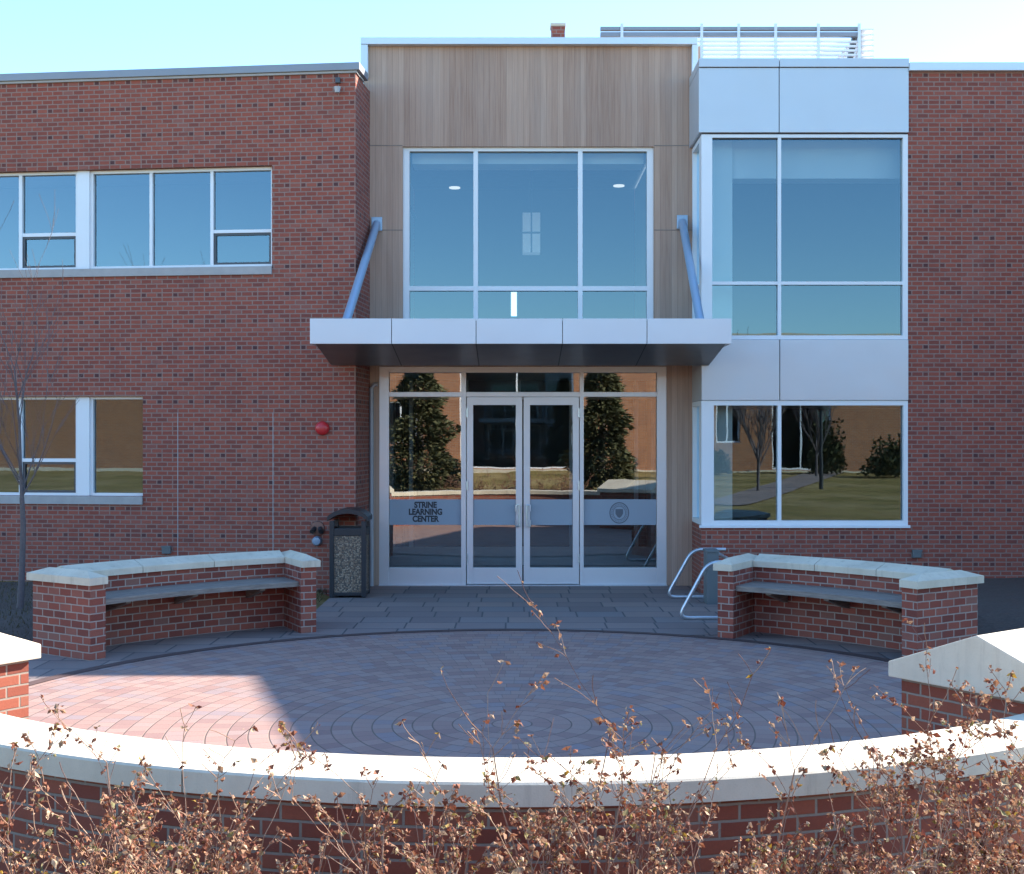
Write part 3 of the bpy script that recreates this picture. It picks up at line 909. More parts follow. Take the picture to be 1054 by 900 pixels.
for (A, B) in ((X0p, xm - 0.005), (xm + 0.005, XR1)):
    m.box(A, B, YR - 0.05, YR + 0.35, zq_ + 0.004, z_par1)
m.box(X0p, X0p + 0.05, YR + 0.032, YD - 0.003, z_par0, zq_ - 0.004)
m.box(X0p, X0p + 0.05, YR + 0.352, YD - 0.003, zq_ + 0.004, z_par1)
m.build('metal_panel', 'panel', bld, bevel=0.003)
m = panels(YR - 0.02, zw[3] + 0.004, zw[0] - 0.004, [XR0, xm + 0.01, XR1])
m.box(XR0, XR0 + 0.05, YR + 0.042, YD - 0.003, zw[3] + 0.004, zw[0] - 0.004)
m.build('metal_panel', 'panel', bld, bevel=0.003)
m = MB(); m.box(X0p + 0.06, XR1 - 0.003, YR + 0.035, YR + 0.12, zw[1] - 0.05, z_par1 - 0.1)
m.build('panel_backing', 'joint', bld)
m = MB(); m.box(XR0 + 0.06, XR1 - 0.003, YR + 0.045, YR + 0.12, zw[3] - 0.03, zw[0] + 0.03)
m.build('panel_backing', 'joint', bld)
window(bld, None, XR0, XR1, zw[0], zw[1], [(PX(802.5, YR), [PZ(291.5, YR)], False), (None, [PZ(291.5, YR)], False)], YR + 0.0, 0.05, 0.04, 0.12, left_w=0.135, right_w=0.06, top_w=0.04, bot_w=0.05)
window(bld, None, XR0, XR1, zw[2], zw[3], [(PX(802.5, YR), [], False), (None, [], False)], YR + 0.0, 0.06, 0.045, 0.12, left_w=0.155, right_w=0.055)
tfS = lambda u, n, z: (XR0 + n, YR + u, z)      # side glazing facing the entrance
for z0, z1, trs in ((zw[0], zw[1], [PZ(291.5, YR)]), (zw[2], zw[3], [])):
    window(bld, tfS, 0.125, YD - YR - 0.004, z0, z1, [(None, trs, False)], 0.0, 0.06, 0.045, 0.12)
m = MB(); m.box(XR0 - 0.03, XR1 + 0.02, YR - 0.04, YR - 0.002, zw[2] - 0.03, zw[2] + 0.004)
m.build('window_sill', 'white_metal', bld, bevel=0.004)

# --- forward wing on the right, outside the picture; its roof shades the patio
m = MB()
WP = [(8.0, 15.17), (9.47, 10.75), (20.0, 10.75), (20.0, YREAR), (8.14, YREAR)]
m.prism(WP, -0.15, 6.6)
m.build('wall', 'wall_brick', bld)
# --- roof, rear and floor slabs
m = MB()
m.face([tfL(uw0, 0.33, WL_TOP - 0.25), tfL(-0.05, 0.33, WL_TOP - 0.25), (LO.x + 0.1, YREAR, WL_TOP - 0.25), (tfL(uw0, 0, 0)[0], YREAR, WL_TOP - 0.25)])
m.box(XB0 - 0.1, XB1 + 0.05, YD + 0.302, YREAR, ZBT - 0.25, ZBT - 0.1)
m.box(XR0 + 0.13, 8.13, YR + 0.33, YREAR, ZRB - 0.25, ZRB - 0.1)
m.build('roof', 'roof', bld)
m = MB()
slot = (PX(526, YREAR), PX(532, YREAR), PZ(326, YREAR), PZ(299, YREAR))
wall_mesh(m, -14, 8.13, -0.15, ZBT - 0.12, [slot], 0.3, YREAR + 0.002)
m.box(-14, -13.7, 16.7, YREAR - 0.002, -0.15, 6.2)
m.build('wall', 'wall_brick', bld)
# --- rooms behind the glass
room = MB()
room.box(XR0 + 0.13, 8.0, YR + 0.34, YREAR - 0.01, zw[3] + 0.05, zw[0] - 0.03)
room.box(LO.x + 0.4, XR0 + 0.12, YD + 0.32, YREAR - 0.01, dz1 + 0.1, wz0 - 0.32)
fl = room.build('floor_slab', 'plaster', bld)
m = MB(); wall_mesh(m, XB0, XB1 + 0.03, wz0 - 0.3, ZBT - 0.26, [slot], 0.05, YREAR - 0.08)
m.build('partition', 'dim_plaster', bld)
m = MB(tfL); m.box(uw0, -0.4, 0.34, 8.0, 3.0, 3.25); m.build('floor_slab', 'plaster', bld)
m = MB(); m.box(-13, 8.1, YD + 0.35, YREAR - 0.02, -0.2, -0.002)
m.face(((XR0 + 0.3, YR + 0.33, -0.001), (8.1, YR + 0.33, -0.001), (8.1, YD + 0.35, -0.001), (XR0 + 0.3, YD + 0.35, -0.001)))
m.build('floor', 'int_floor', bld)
for (pa, pb, pz0, pz1) in ((XB0 - 0.15, XB0 - 0.02, wz0 - 0.3, ZBT - 0.27), (XB1 + 0.04, XB1 + 0.1, wz0 - 0.3, ZBT - 0.27), (XB0 - 0.15, XB0 - 0.02, 0, dz1 + 0.08), (XB1 + 0.04, XB1 + 0.1, 0, dz1 + 0.08)):
    m = MB(); m.box(pa, pb, YD + 0.35, YREAR - 0.09, pz0, pz1)
    m.build('partition', 'plaster', bld)
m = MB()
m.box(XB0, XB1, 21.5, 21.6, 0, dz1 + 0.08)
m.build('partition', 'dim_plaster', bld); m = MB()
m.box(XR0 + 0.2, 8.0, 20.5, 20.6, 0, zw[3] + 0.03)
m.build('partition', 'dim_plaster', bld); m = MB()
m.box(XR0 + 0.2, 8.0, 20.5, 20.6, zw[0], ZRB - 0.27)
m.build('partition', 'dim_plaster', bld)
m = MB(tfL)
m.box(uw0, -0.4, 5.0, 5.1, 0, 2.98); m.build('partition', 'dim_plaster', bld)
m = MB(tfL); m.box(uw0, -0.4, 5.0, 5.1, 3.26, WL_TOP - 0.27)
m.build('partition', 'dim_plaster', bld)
m = MB()                                   # soffits and blinds just behind the upper glass
m.box(wx0 + 0.1, wx1 - 0.1, YD + 0.32, YD + 0.7, PZ(169, YD + 0.32), ZBT - 0.27)
m.box(XR0 + 0.47, 7.9, YR + 0.45, YR + 0.75, PZ(184, YR + 0.45), ZRB - 0.27)
m.build('ceiling_soffit', 'plaster', bld)
m = MB(); m.box(XR0 + 0.2, XR0 + 0.45, YR + 0.35, YR + 0.6, 0.0, zw[3] + 0.04)
m.box(XR0 + 0.2, XR0 + 0.45, YR + 0.35, YR + 0.6, zw[0], ZRB - 0.27)
m.build('inner_column', 'plaster', bld)
# vestibule inner screen
m = MB()
yv = 18.6
for px in (403, 423, 480, 534, 588, 655, 672):
    m.box(PX(px, yv) - 0.03, PX(px, yv) + 0.03, yv, yv + 0.1, 0.002, dz1 - 0.05)
for i in range(6):
    A = [403, 423, 480, 534, 588, 655, 672]
    m.box(PX(A[i], yv) + 0.03, PX(A[i + 1], yv) - 0.03, yv + 0.01, yv + 0.09, 0.004, 0.28)
    m.box(PX(A[i], yv) + 0.03, PX(A[i + 1], yv) - 0.03, yv + 0.01, yv + 0.09, dz1 - 0.35, dz1 - 0.25)
m.build('vestibule_screen', 'silver_metal', bld)
for px, py in ((468, 194), (637, 192)):
    m = MB(); m.lathe([(0.0, 0), (0.085, 0), (0.085, 0.015), (0.0, 0.015)], (PX(px, 18.5), 18.5, PZ(py, 18.5)), 'z', 20)
    m.build('ceiling_light', 'lamp', bld)
m = MB(); yl = 19.5
x0, x1, z0, z1 = PX(538, yl), PX(556, yl), PZ(260, yl), PZ(219, yl)
m.box(x0, x1, yl, yl + 0.28, z0, z1)
pend = m.build('pendant_lamp', 'pendant', bld)
m = MB(); xm_ = (x0 + x1) / 2
m.box(xm_ - 0.012, xm_ + 0.012, yl - 0.012, yl - 0.002, z0, z1)
m.box(x0 - 0.01, x1 + 0.01, yl - 0.016, yl - 0.013, z0 + 0.30, z0 + 0.33)
m.tube([(xm_, yl + 0.14, z1), (xm_, yl + 0.14, ZBT - 0.27)], 0.012, 8)
m.build('lamp_frame', 'dark_sash', pend)

# --- things on the roof
yc_ = 19.0
ch = thing('chimney', (PX(574.5, yc_), yc_, ZBT - 0.1), 'small square red brick chimney with pale cap above the timber bay roof', 'chimney')
m = MB(); h = PX(527 + 7, yc_)
xc = PX(574.5, yc_)
m.box(xc - h, xc + h, yc_, yc_ + 2 * h, ZBT - 0.1, PZ(27, yc_))
m.build('shaft', 'wall_brick', ch)
m = MB(); m.box(xc - h - 0.015, xc + h + 0.015, yc_ - 0.015, yc_ + 2 * h + 0.015, PZ(27, yc_) + 0.001, PZ(24, yc_))
m.build('cap', 'stone', ch, bevel=0.004)

ys = 19.2
sc0, sc1 = PX(618, ys), PX(886, ys)
scr = thing('roof_screen', (PX(750, ys), ys, ZRB - 0.1), 'white slatted metal screen with posts standing on the flat roof', 'roof screen')
ztop = PZ(27, ys)
m = MB()
for k, (py0, py1) in enumerate(((27.5, 31), (33, 37.5))):
    m.box(sc0, sc1, ys, ys + 0.08, PZ(py1, ys), PZ(py0, ys))
m.build('rail', 'grey_coping', scr, bevel=0.004)
m = MB()
for py in (42.5, 47, 51.5, 56, 60.5, 65):
    z = PZ(py, ys)
    m.box(sc0 + 0.3, sc1 - 0.02, ys + 0.02, ys + 0.07, z - 0.014, z + 0.014)
m.build('louvre', 'white_metal', scr)
for px in (640, 722, 760, 798, 842, 884):
    m = MB(); x = PX(px, ys)
    m.box(x - 0.022, x + 0.022, ys - 0.035, ys - 0.003, ZRB - 0.1, ztop + 0.03)
    m.build('post', 'silver_metal', scr)
m = MB()                                   # return of the screen along the depth
for k in range(10):
    z = ztop - 0.06 - k * 0.085
    m.box(sc1 + 0.005, sc1 + 0.20, ys - 0.02, ys + 2.4, z - 0.012, z + 0.012)
m.build('louvre', 'white_metal', scr)
for y in (ys + 0.6, ys + 2.3):
    m = MB(); m.box(sc1 + 0.205, sc1 + 0.25, y, y + 0.05, ZRB - 0.1, ztop); m.build('post', 'silver_metal', scr)
m = MB()
m.tube([(sc1 - 0.05, ys + 0.15, ztop - 0.1), (PX(868, ys), ys + 0.9, ZRB)], 0.05, 8)
m.build('brace', 'soffit', scr)

# ------------------------------------------------------------------ wall fittings
zbell = LU(332, 441)
bp = Vector(tfL(zbell[0], 0, zbell[1]))
o = thing('alarm_bell', bp, 'round red alarm bell on the brick wall left of the entrance', 'alarm bell')
m = MB(); m.lathe([(0.0, 0.075), (0.045, 0.07), (0.078, 0.05), (0.09, 0.02), (0.09, 0.012)], bp, 'y', 28)
m.build('gong', 'red', o, smooth=50)
m = MB(); m.box(bp.x - 0.05, bp.x + 0.05, bp.y - 0.012, bp.y + 0.004, bp.z - 0.06, bp.z + 0.06); m.build('back_box', 'red', o)
q = LU(327, 544); p = Vector(tfL(q[0], 0, q[1]))
o = thing('fire_hose_inlet', p, 'dark bronze two-headed fire hose inlet on the wall beside the litter bin', 'hose inlet')
m = MB(); m.lathe([(0.0, 0.03), (0.085, 0.025), (0.095, 0.0)], p, 'y', 24); m.build('wall_plate', 'brass', o, smooth=45)
for sx in (-0.035, 0.035):
    m = MB(); m.tube([(p.x + sx, p.y - 0.02, p.z), (p.x + sx * 1.6, p.y - 0.10, p.z - 0.035)], 0.03, 12); m.build('inlet_cap', 'black', o, smooth=45)
q = LU(326.5, 557); p = Vector(tfL(q[0], 0, q[1]))
o = thing('wall_valve', p, 'small pale blue grey valve cover on the wall under the hose inlet', 'valve')
m = MB(); m.lathe([(0.0, 0.06), (0.045, 0.055), (0.06, 0.03), (0.062, 0.0)], p, 'y', 20); m.build('cover', 'blue_steel', o, smooth=45)
for (tfx, lab) in (('L', 'small grey outlet box low on the left brick wall above the bench coping'), ('R', 'small grey outlet box low on the right brick wall behind the bench')):
    p = Vector(tfL(LU(172, 566)[0], 0, LU(172, 566)[1])) if tfx == 'L' else Vector((PX(943, YR), YR, PZ(570, YR)))
    o = thing('outlet_box', p, lab, 'outlet')
    m = MB(); m.box(p.x - 0.055, p.x + 0.055, p.y - 0.05, p.y + 0.004, p.z - 0.05, p.z + 0.05); m.build('cover', 'grey_box', o, bevel=0.008)
    m = MB(); m.box(p.x - 0.06, p.x + 0.06, p.y - 0.058, p.y - 0.051, p.z + 0.03, p.z + 0.055); m.build('lid', 'grey_box', o)

q = LU(348, 84); p = Vector(tfL(q[0], 0, q[1]))
o = thing('flood_lamp', p, 'tiny dark lamp fitting near the top right corner of the left brick wall', 'wall lamp')
m = MB(); m.box(p.x - 0.03, p.x + 0.03, p.y - 0.05, p.y + 0.004, p.z - 0.03, p.z + 0.04); m.build('bracket', 'dark_sash', o, bevel=0.005)
m = MB(); m.lathe([(0.0, 0.0), (0.03, 0.0), (0.045, 0.07), (0.0, 0.075)], (p.x, p.y - 0.07, p.z - 0.16), 'z', 14); m.build('shade', 'pipe', o, smooth=40)

# ------------------------------------------------------------------ curved benches
def bench(label, c, Ri, a0, a1, hp=0.66):
    """a0: pillar nearest the camera, a1: pillar by the building (degrees)"""
    sg = 1 if a1 > a0 else -1
    mid = (a0 + a1) / 2
    base = (c[0] + (Ri + .6) * math.cos(R(mid)), c[1] + (Ri + .6) * math.sin(R(mid)), 0)
    o = thing('curved_bench', base, label, 'bench', 'curved brick benches round the patio')
    tdeg = math.degrees(0.16 / Ri)
    Ro = Ri + 0.80
    Rw = Ri + 0.53
    for p0, p1 in ((a0, a0 + sg * tdeg), (a1 - sg * tdeg, a1)):
        lo, hi = min(p0, p1), max(p0, p1)
        m = MB(); m.arc([(Ri, -0.05), (Ro, -0.05), (Ro, hp), (Ri, hp)], c, lo, hi, 1.5, Ri)
        m.build('pillar', 'bench_brick', o)
    lo, hi = min(a0, a1) + tdeg, max(a0, a1) - tdeg
    m = MB(); m.arc([(Rw, -0.05), (Ro - 0.01, -0.05), (Ro - 0.01, hp - 0.001), (Rw, hp - 0.001)], c, lo, hi)
    m.build('back_wall', 'bench_brick', o)
    ov = 0.035
    m = MB()
    zc0, zc1, zr = hp + 0.001, hp + 0.066, hp + 0.118
    mr = (Rw + Ro) / 2
    n = 3
    for k in range(n):
        b0 = lo + (hi - lo) * k / n + 0.04; b1 = lo + (hi - lo) * (k + 1) / n - 0.04
        m.arc([(Rw - ov, zc0), (Ro + ov, zc0), (Ro + ov, zc1 - .008), (Ro + ov - .008, zc1), (mr, zr), (Rw - ov + .008, zc1), (Rw - ov, zc1 - .008)], c, b0, b1)
    e = math.degrees(ov / Ri)
    def P(r, a, z): return (c[0] + r * math.cos(R(a)), c[1] + r * math.sin(R(a)), z)
    for p0, p1 in ((min(a0, a1) - e, lo), (hi, max(a0, a1) + e)):
        r0, r1 = Ri - ov, Ro + ov
        q = [(r0, p0), (r1, p0), (r1, p1), (r0, p1)]
        bot = [P(r, a, zc0) for r, a in q]; top = [P(r, a, zc1) for r, a in q]
        for i in range(4):
            m.face((bot[i], bot[(i + 1) % 4], top[(i + 1) % 4], top[i]))
        m.face(list(reversed(bot)))
        am = (p0 + p1) / 2
        rg0, rg1 = P(r0 + 0.16, am, zr), P(r1 - 0.18, am, zr)
        m.face((top[0], top[3], rg0)); m.face((top[1], top[2], rg1))
        m.face((top[0], top[1], rg1, rg0)); m.face((top[3], top[2], rg1, rg0))
    m.build('stone_cap', 'stone', o)
    m = MB(); zs0, zs1 = 0.465, 0.515
    for (ra, rb) in ((Ri + 0.05, Ri + 0.20), (Ri + 0.207, Ri + 0.36), (Ri + 0.367, Rw - 0.004)):
        m.arc([(ra, zs0), (rb, zs0), (rb, zs1 - .005), (rb - .005, zs1), (ra + .005, zs1), (ra, zs1 - .005)], c, lo + 0.06, hi - 0.06)
    m.build('seat', 'seat', o)
    for k in range(3):
        a = lo + (hi - lo) * (k + 0.5) / 3
        t = 0.35
        m = MB(); m.arc([(Ri + 0.15, zs0 - 0.03), (Rw - 0.003, zs0 - 0.14), (Rw - 0.003, zs0 - 0.002), (Ri + 0.15, zs0 - 0.002)], c, a - t, a + t)
        m.build('seat_bracket', 'seat', o)
    return o
bench('curved brick bench with stone cap and timber seat, beside the litter bin', (0.0, 8.25), 4.38, 147.3, 116.6)
bench('curved brick bench with stone cap and timber seat, in front of the bike rack', (-0.275, 8.07), 4.40, 31.8, 58.8)

def pier(label, corner, d_out, d_len, hp=0.785, width=0.88, length=1.25):
    """end of a seat wall: inner corner, outward direction along the end face, direction in which the wall runs"""
    c = Vector((*corner, 0)); u = Vector((*d_out, 0)).normalized(); w = Vector((*d_len, 0)).normalized()
    o = thing('seat_wall', c + u * width / 2 + w * length / 2, label, 'low wall', 'stone-capped seat walls')
    def tf(a, b, z): q = c + u * a + w * b; return (q.x, q.y, z)
    m = MB(tf); m.box(0, width, 0, length, -0.05, hp); m.build('wall', 'low_brick', o)
    ov = 0.045
    zc0, zc1, zr = hp + 0.001, hp + 0.075, hp + 0.265
    prof = [(-ov, zc0), (width + ov, zc0), (width + ov, zc1), (width / 2, zr), (-ov, zc1)]
    m = MB(tf)
    for k in range(2):
        b0 = -ov if k == 0 else length / 2 + 0.004
        b1 = length / 2 - 0.004 if k == 0 else length + ov
        for i in range(5):
            (p0, z0), (p1, z1) = prof[i], prof[(i + 1) % 5]
            m.face(((p0, b0, z0), (p1, b0, z1), (p1, b1, z1), (p0, b1, z0)))
        m.face([(p, b0, z) for p, z in prof]); m.face([(p, b1, z) for p, z in reversed(prof)])
    m.build('stone_cap', 'stone', o, bevel=0.006)
    return o
YPR = 5.92
pier('low brick seat wall end with gabled stone cap at the right edge above the curved coping', (PX(928, YPR), YPR), (0.58, -0.81), (0.81, 0.58))
YPL = 6.41
pier('low sunlit brick seat wall end with stone cap at the left edge above the curved coping', (PX(29.5, YPL), YPL), (-0.58, -0.81), (-0.81, 0.58))

# ------------------------------------------------------------------ curved front wall
RI, RO, ZC = 3.72, 4.06, 0.76
w = thing('curved_wall', (0, PC.y - 3.9, 0), 'long curved low brick wall with pale stone coping in front of the patio', 'low wall')
m = MB(); m.arc([(RI + 0.03, -0.1), (RO - 0.03, -0.1), (RO - 0.03, ZC - 0.085), (RI + 0.03, ZC - 0.085)], PC, 200, 340, 1.2, RO)
m.build('brick_face', 'low_brick', w)
m = MB()
edges = [200, 218, 235.5, 253, 288.6, 306, 323, 340]
for a0, a1 in zip(edges[:-1], edges[1:]):
    m.arc([(RI, ZC - 0.084), (RO, ZC - 0.084), (RO, ZC - .008), (RO - .008, ZC), (RI + .008, ZC), (RI, ZC - .008)], PC, a0 + 0.045, a1 - 0.045, 1.0)
m.build('stone_coping', 'stone', w, smooth=30)
m = MB(); m.arc([(RI + 0.01, ZC - 0.0845), (RO - 0.008, ZC - 0.0845), (RO - 0.008, ZC - .012), (RI + .01, ZC - .012)], PC, 200.1, 339.9, 1.2)
m.build('mortar', 'joint', w)

# ------------------------------------------------------------------ litter bin
bx, by = PX(361, 15.05), 14.98
tb = thing('litter_bin', (bx, by, 0), 'black litter bin with arched hood and pebble panels beside the entrance doors', 'litter bin')
hw = 0.222; hb = 0.76; ht = 0.935
m = MB()
for sx in (-1, 1):
    for sy in (-1, 1):
        x0 = bx + sx * hw; x1 = bx + sx * (hw - 0.055); y0 = by + sy * hw; y1 = by + sy * (hw - 0.055)
        m.box(min(x0, x1), max(x0, x1), min(y0, y1), max(y0, y1), 0.012, ht)
for z0, z1 in ((0.03, 0.07), (hb, hb + 0.09)):
    for sy in (-1, 1):
        y0 = by + sy * (hw - 0.006); y1 = by + sy * (hw - 0.04)
        m.box(bx - hw + 0.055, bx + hw - 0.055, min(y0, y1), max(y0, y1), z0, z1)
        x0 = bx + sy * (hw - 0.006); x1 = bx + sy * (hw - 0.04)
        m.box(min(x0, x1), max(x0, x1), by - hw + 0.055, by + hw - 0.055, z0, z1)
m.build('frame', 'black', tb, bevel=0.006)
for sx, sy in ((0, -1), (0, 1), (-1, 0), (1, 0)):
    m = MB()
    if sx == 0:
        y0 = by + sy * (hw - 0.012); y1 = by + sy * (hw - 0.035)
        m.box(bx - hw + 0.057, bx + hw - 0.057, min(y0, y1), max(y0, y1), 0.072, hb - 0.002)
    else:
        x0 = bx + sx * (hw - 0.012); x1 = bx + sx * (hw - 0.035)
        m.box(min(x0, x1), max(x0, x1), by - hw + 0.057, by + hw - 0.057, 0.072, hb - 0.002)
    m.build('pebble_panel', 'aggregate', tb)
m = MB()                                   # arched hood: a thick curved sheet
n = 16
def arcp(k, t):
    q = -1 + 2 * k / n
    return bx + q * (hw + 0.025), ht + 0.002 + 0.095 * (1 - q * q) ** 0.8 + t
for k in range(n):
    xa, za = arcp(k, 0); xb, zb_ = arcp(k + 1, 0)
    xa2, za2 = arcp(k, 0.055); xb2, zb2_ = arcp(k + 1, 0.055)
    y0, y1 = by - hw - 0.02, by + hw + 0.02
    m.face(((xa, y0, za), (xb, y0, zb_), (xb2, y0, zb2_), (xa2, y0, za2)))
    m.face(((xb, y1, zb_), (xa, y1, za), (xa2, y1, za2), (xb2, y1, zb2_)))
    m.face(((xa2, y0, za2), (xb2, y0, zb2_), (xb2, y1, zb2_), (xa2, y1, za2)))
    m.face(((xb, y0, zb_), (xa, y0, za), (xa, y1, za), (xb, y1, zb_)))
for k in (0, n):
    xa, za = arcp(k, 0); xa2, za2 = arcp(k, 0.055)
    m.face(((xa, y0, za), (xa2, y0, za2), (xa2, y1, za2), (xa, y1, za)))
m.build('hood', 'black', tb, smooth=35)
m = MB(); m.box(bx - hw + 0.06, bx + hw - 0.06, by - hw + 0.06, by + hw - 0.06, 0.03, hb - 0.02)
m.build('liner', 'dark_sash', tb)

# ------------------------------------------------------------------ bike rack
br = thing('bike_rack', (2.3, 13.7, 0), 'galvanised tube bike rack with two sloping loops between the doors and the right bench', 'bike rack')
def loop(xl, y, h):
    pts = []
    def corner(p, a, b, r=0.10):
        p, a, b = Vector(p), Vector(a), Vector(b)
        d0, d1 = (a - p).normalized(), (b - p).normalized()
        for k in range(7):
            t = k / 6
            pts.append(tuple((p + d0 * r) * (1 - t) ** 2 + p * 2 * t * (1 - t) + (p + d1 * r) * t ** 2))
    A = (xl + 0.72, y, 0.024); B = (xl, y, 0.024); C = (xl + 0.32, y, h); D = (xl + 0.72, y, h)
    pts.append(A); corner(B, A, C, 0.12); corner(C, B, D, 0.12); pts.append(D)
    m = MB(); m.tube(pts, 0.022, 10); return m
for (xl, y, h) in ((PX(686, 14.7), 14.72, 0.60), (PX(698, 13.0), 13.0, 0.62)):
    loop(xl, y, h).build('loop', 'steel', br, smooth=50)
m = MB()
for (x_, z_) in ((2.52, 0.065), (2.50, 0.55)):
    m.tube([(x_, 12.85, z_), (x_, 14.8, z_)], 0.02, 8)
m.build('cross_rail', 'steel', br, smooth=50)
yb_ = 14.2
o = thing('utility_box', (PX(734, yb_), yb_, 0), 'narrow grey metal utility box behind the bike rack', 'utility box')
m = MB(); m.box(PX(727.5, yb_), PX(740, yb_), yb_, yb_ + 0.25, -0.05, PZ(569, yb_)); m.build('cabinet', 'grey_box', o, bevel=0.008)
m = MB(); m.box(PX(727, yb_), PX(740.5, yb_), yb_ - 0.012, yb_ + 0.262, PZ(569, yb_) + 0.001, PZ(566.5, yb_)); m.build('lid', 'grey_box', o, bevel=0.004)

# ------------------------------------------------------------------ trees
def branchy(m, p, d, length, rad, depth, spread, up, rng, uvr=None, n=6, minr=0.003):
    pts = [p]; rads = [rad]
    k = 4
    q = Vector(p); dd = Vector(d)
    for i in range(k):
        dd = (dd + Vector((rng.uniform(-1, 1), rng.uniform(-1, 1), rng.uniform(-.5, 1) * 0.6)) * 0.10 + Vector((0, 0, up))).normalized()
        q = q + dd * length / k
        pts.append(q.copy()); rads.append(max(minr, rad * (1 - 0.6 * (i + 1) / k)))
    m.tube(pts, rads, n, uvr=(rng.random() if uvr else None), caps=False)
    tips = [(pts[-1], dd)]
    if depth > 0:
        for i in range(rng.randint(3, 5)):
            j = rng.randint(1, k)
            az = rng.uniform(0, 2 * math.pi)
            side = Vector((math.cos(az), math.sin(az), 0))
            nd = (dd * (1 - spread) + side * spread + Vector((0, 0, 0.25))).normalized()
            tips += branchy(m, pts[j], nd, length * rng.uniform(0.5, 0.8), rads[j] * 0.62, depth - 1, spread, up, rng, uvr, max(4, n - 1), minr)
    return tips

yt = 13.1; xt = PX(22.5, yt)
zt0 = lawn_z(xt, yt)
t = thing('bare_tree', (xt, yt, zt0), 'slender leafless young tree in front of the left windows', 'tree')
rng = random.Random(3)
m = MB()
zf = PZ(512, yt)
m.tube([(xt - 0.02, yt, zt0 - 0.05), (xt, yt, zt0 + 0.4), (xt + 0.015, yt, zf - 0.3), (xt, yt, zf)], [0.042, 0.033, 0.029, 0.025], 10)
m.build('trunk', 'bark', t, smooth=60)
m = MB()
branchy(m, Vector((xt, yt, zf)), Vector((0.0, 0, 1)), 1.4, 0.022, 3, 0.38, 0.05, rng, minr=0.002)
for k in range(5):
    az = k * 1.25 + rng.uniform(-.3, .3)
    branchy(m, Vector((xt, yt, zf + k * 0.05)), Vector((math.cos(az) * 0.55, math.sin(az) * 0.5, 0.9)).normalized(), rng.uniform(0.7, 1.15), 0.010, 2, 0.42, 0.05, rng, minr=0.002, n=5)
m.build('crown', 'bark', t, smooth=60)

def evergreen(x, y, h, w, label, seed):
    z = lawn_z(x, y)
    o = thing('evergreen_tree', (x, y, z), label, 'tree', 'evergreen trees across the lawn')
    m = MB(); m.tube([(x, y, z - 0.1), (x, y, z + h * 0.9)], [0.14, 0.03], 8); m.build('trunk', 'bark', o, smooth=60)
    rg = random.Random(seed); m = MB()
    for k in range(12000):
        t_ = rg.random() ** 1.3
        zz = z + 0.15 + t_ * (h - 0.15)
        lump = 0.72 + 0.34 * math.sin(zz * 3.1 + seed) * math.cos(2.3 * zz)
        a = rg.uniform(0, 2 * math.pi); lump *= 1 + 0.28 * math.sin(3 * a + zz * 2.2 + seed)
        rmax = w * (1 - t_) ** 0.5 * lump + 0.05
        r = rmax * math.sqrt(rg.uniform(0.15, 1))
        p = Vector((x + r * math.cos(a), y + r * math.sin(a), zz))
        d = Vector((math.cos(a), math.sin(a), rg.uniform(-.6, .5))).normalized() * rg.uniform(0.10, 0.24)
        s = d.cross(Vector((rg.uniform(-1, 1), rg.uniform(-1, 1), 1))).normalized() * 0.06
        uvr = rg.random()
        m.face((p - s, p + s, p + d), [(uvr, 0.5)] * 3)
    m.build('crown', 'needle', o, weld=False)
evergreen(2.8, -5.5, 4.9, 1.05, 'dark evergreen reflected in the right glass beside the doors', 1)
evergreen(-3.0, -7.5, 5.2, 1.6, 'broad dark evergreen reflected in the left glass beside the doors', 2)
for (x, y, s, lab) in ((8.6, -12.0, 17, 'thin leafless tree near the far wall reflected right of the window mullion'), (11.4, -15.0, 18, 'leafless tree by the path reflected at the right of the ground-floor window'), (-9.6, -14.0, 19, 'leafless tree by the far wall reflected in the lower left window pane'), (7.6, -7.0, 11, 'leafless tree across the lawn reflected in the right ground-floor window'), (-15.0, -9.5, 12, 'leafless tree across the lawn reflected in the left ground-floor window')):
    z = lawn_z(x, y)
    o = thing('bare_tree', (x, y, z), lab, 'tree')
    rg = random.Random(s); m = MB(); m.tube([(x, y, z - 0.1), (x, y, z + 1.2)], [0.055, 0.035], 8); m.build('trunk', 'bark', o, smooth=60)
    m = MB()
    for k in range(5):
        az = k * 1.3
        branchy(m, Vector((x, y, z + 0.75 + 0.1 * k)), Vector((math.cos(az) * .6, math.sin(az) * .6, 1)).normalized(), 1.7 if y < -11 else 1.05, 0.03, 3, 0.33, 0.06, rg, minr=0.008, n=5)
    m.build('crown', 'bark', o, smooth=60)

# ------------------------------------------------------------------ brick building across the lawn (seen in the glass)
YO = -19.0
ob = thing('brick_building', (0, YO, 1.2), 'long low brick building across the lawn, reflected in the ground-floor glass', 'building')
tfO = lambda u, n, z: (-u, YO - n, z)
hol = []
wins = [(-13.0, -10.6), (-9.3, -8.3), (-2.6, 2.2), (4.0, 5.4), (9.0, 10.2), (13.5, 16.5), (20.0, 23.0)]
for (p0, p1) in wins:
    hol.append((p0, p1, 1.75 if p0 not in (-13.0, -2.6) else 0.65, 3.5 if p0 != -2.6 else 5.0))
m = MB(tfO); wall_mesh(m, -24, 40, 0.1, 6.0, hol, 0.4); m.build('wall', 'far_brick', ob)
m = MB(tfO); m.box(-24, 40, 0.41, 8.0, 5.7, 5.95); m.build('roof', 'roof', ob)
m = MB(tfO); m.box(-24.05, 40.05, -0.05, 0.45, 6.002, 6.2); m.build('coping', 'stone', ob)
m = MB(tfO); m.box(-24.02, 40.02, -0.04, -0.002, 0.1, 0.62); m.build('plinth', 'stone', ob)
m = MB(tfO); m.box(-24, 40, 3.0, 3.1, 0.1, 5.68); m.build('partition', 'dim_plaster', ob)
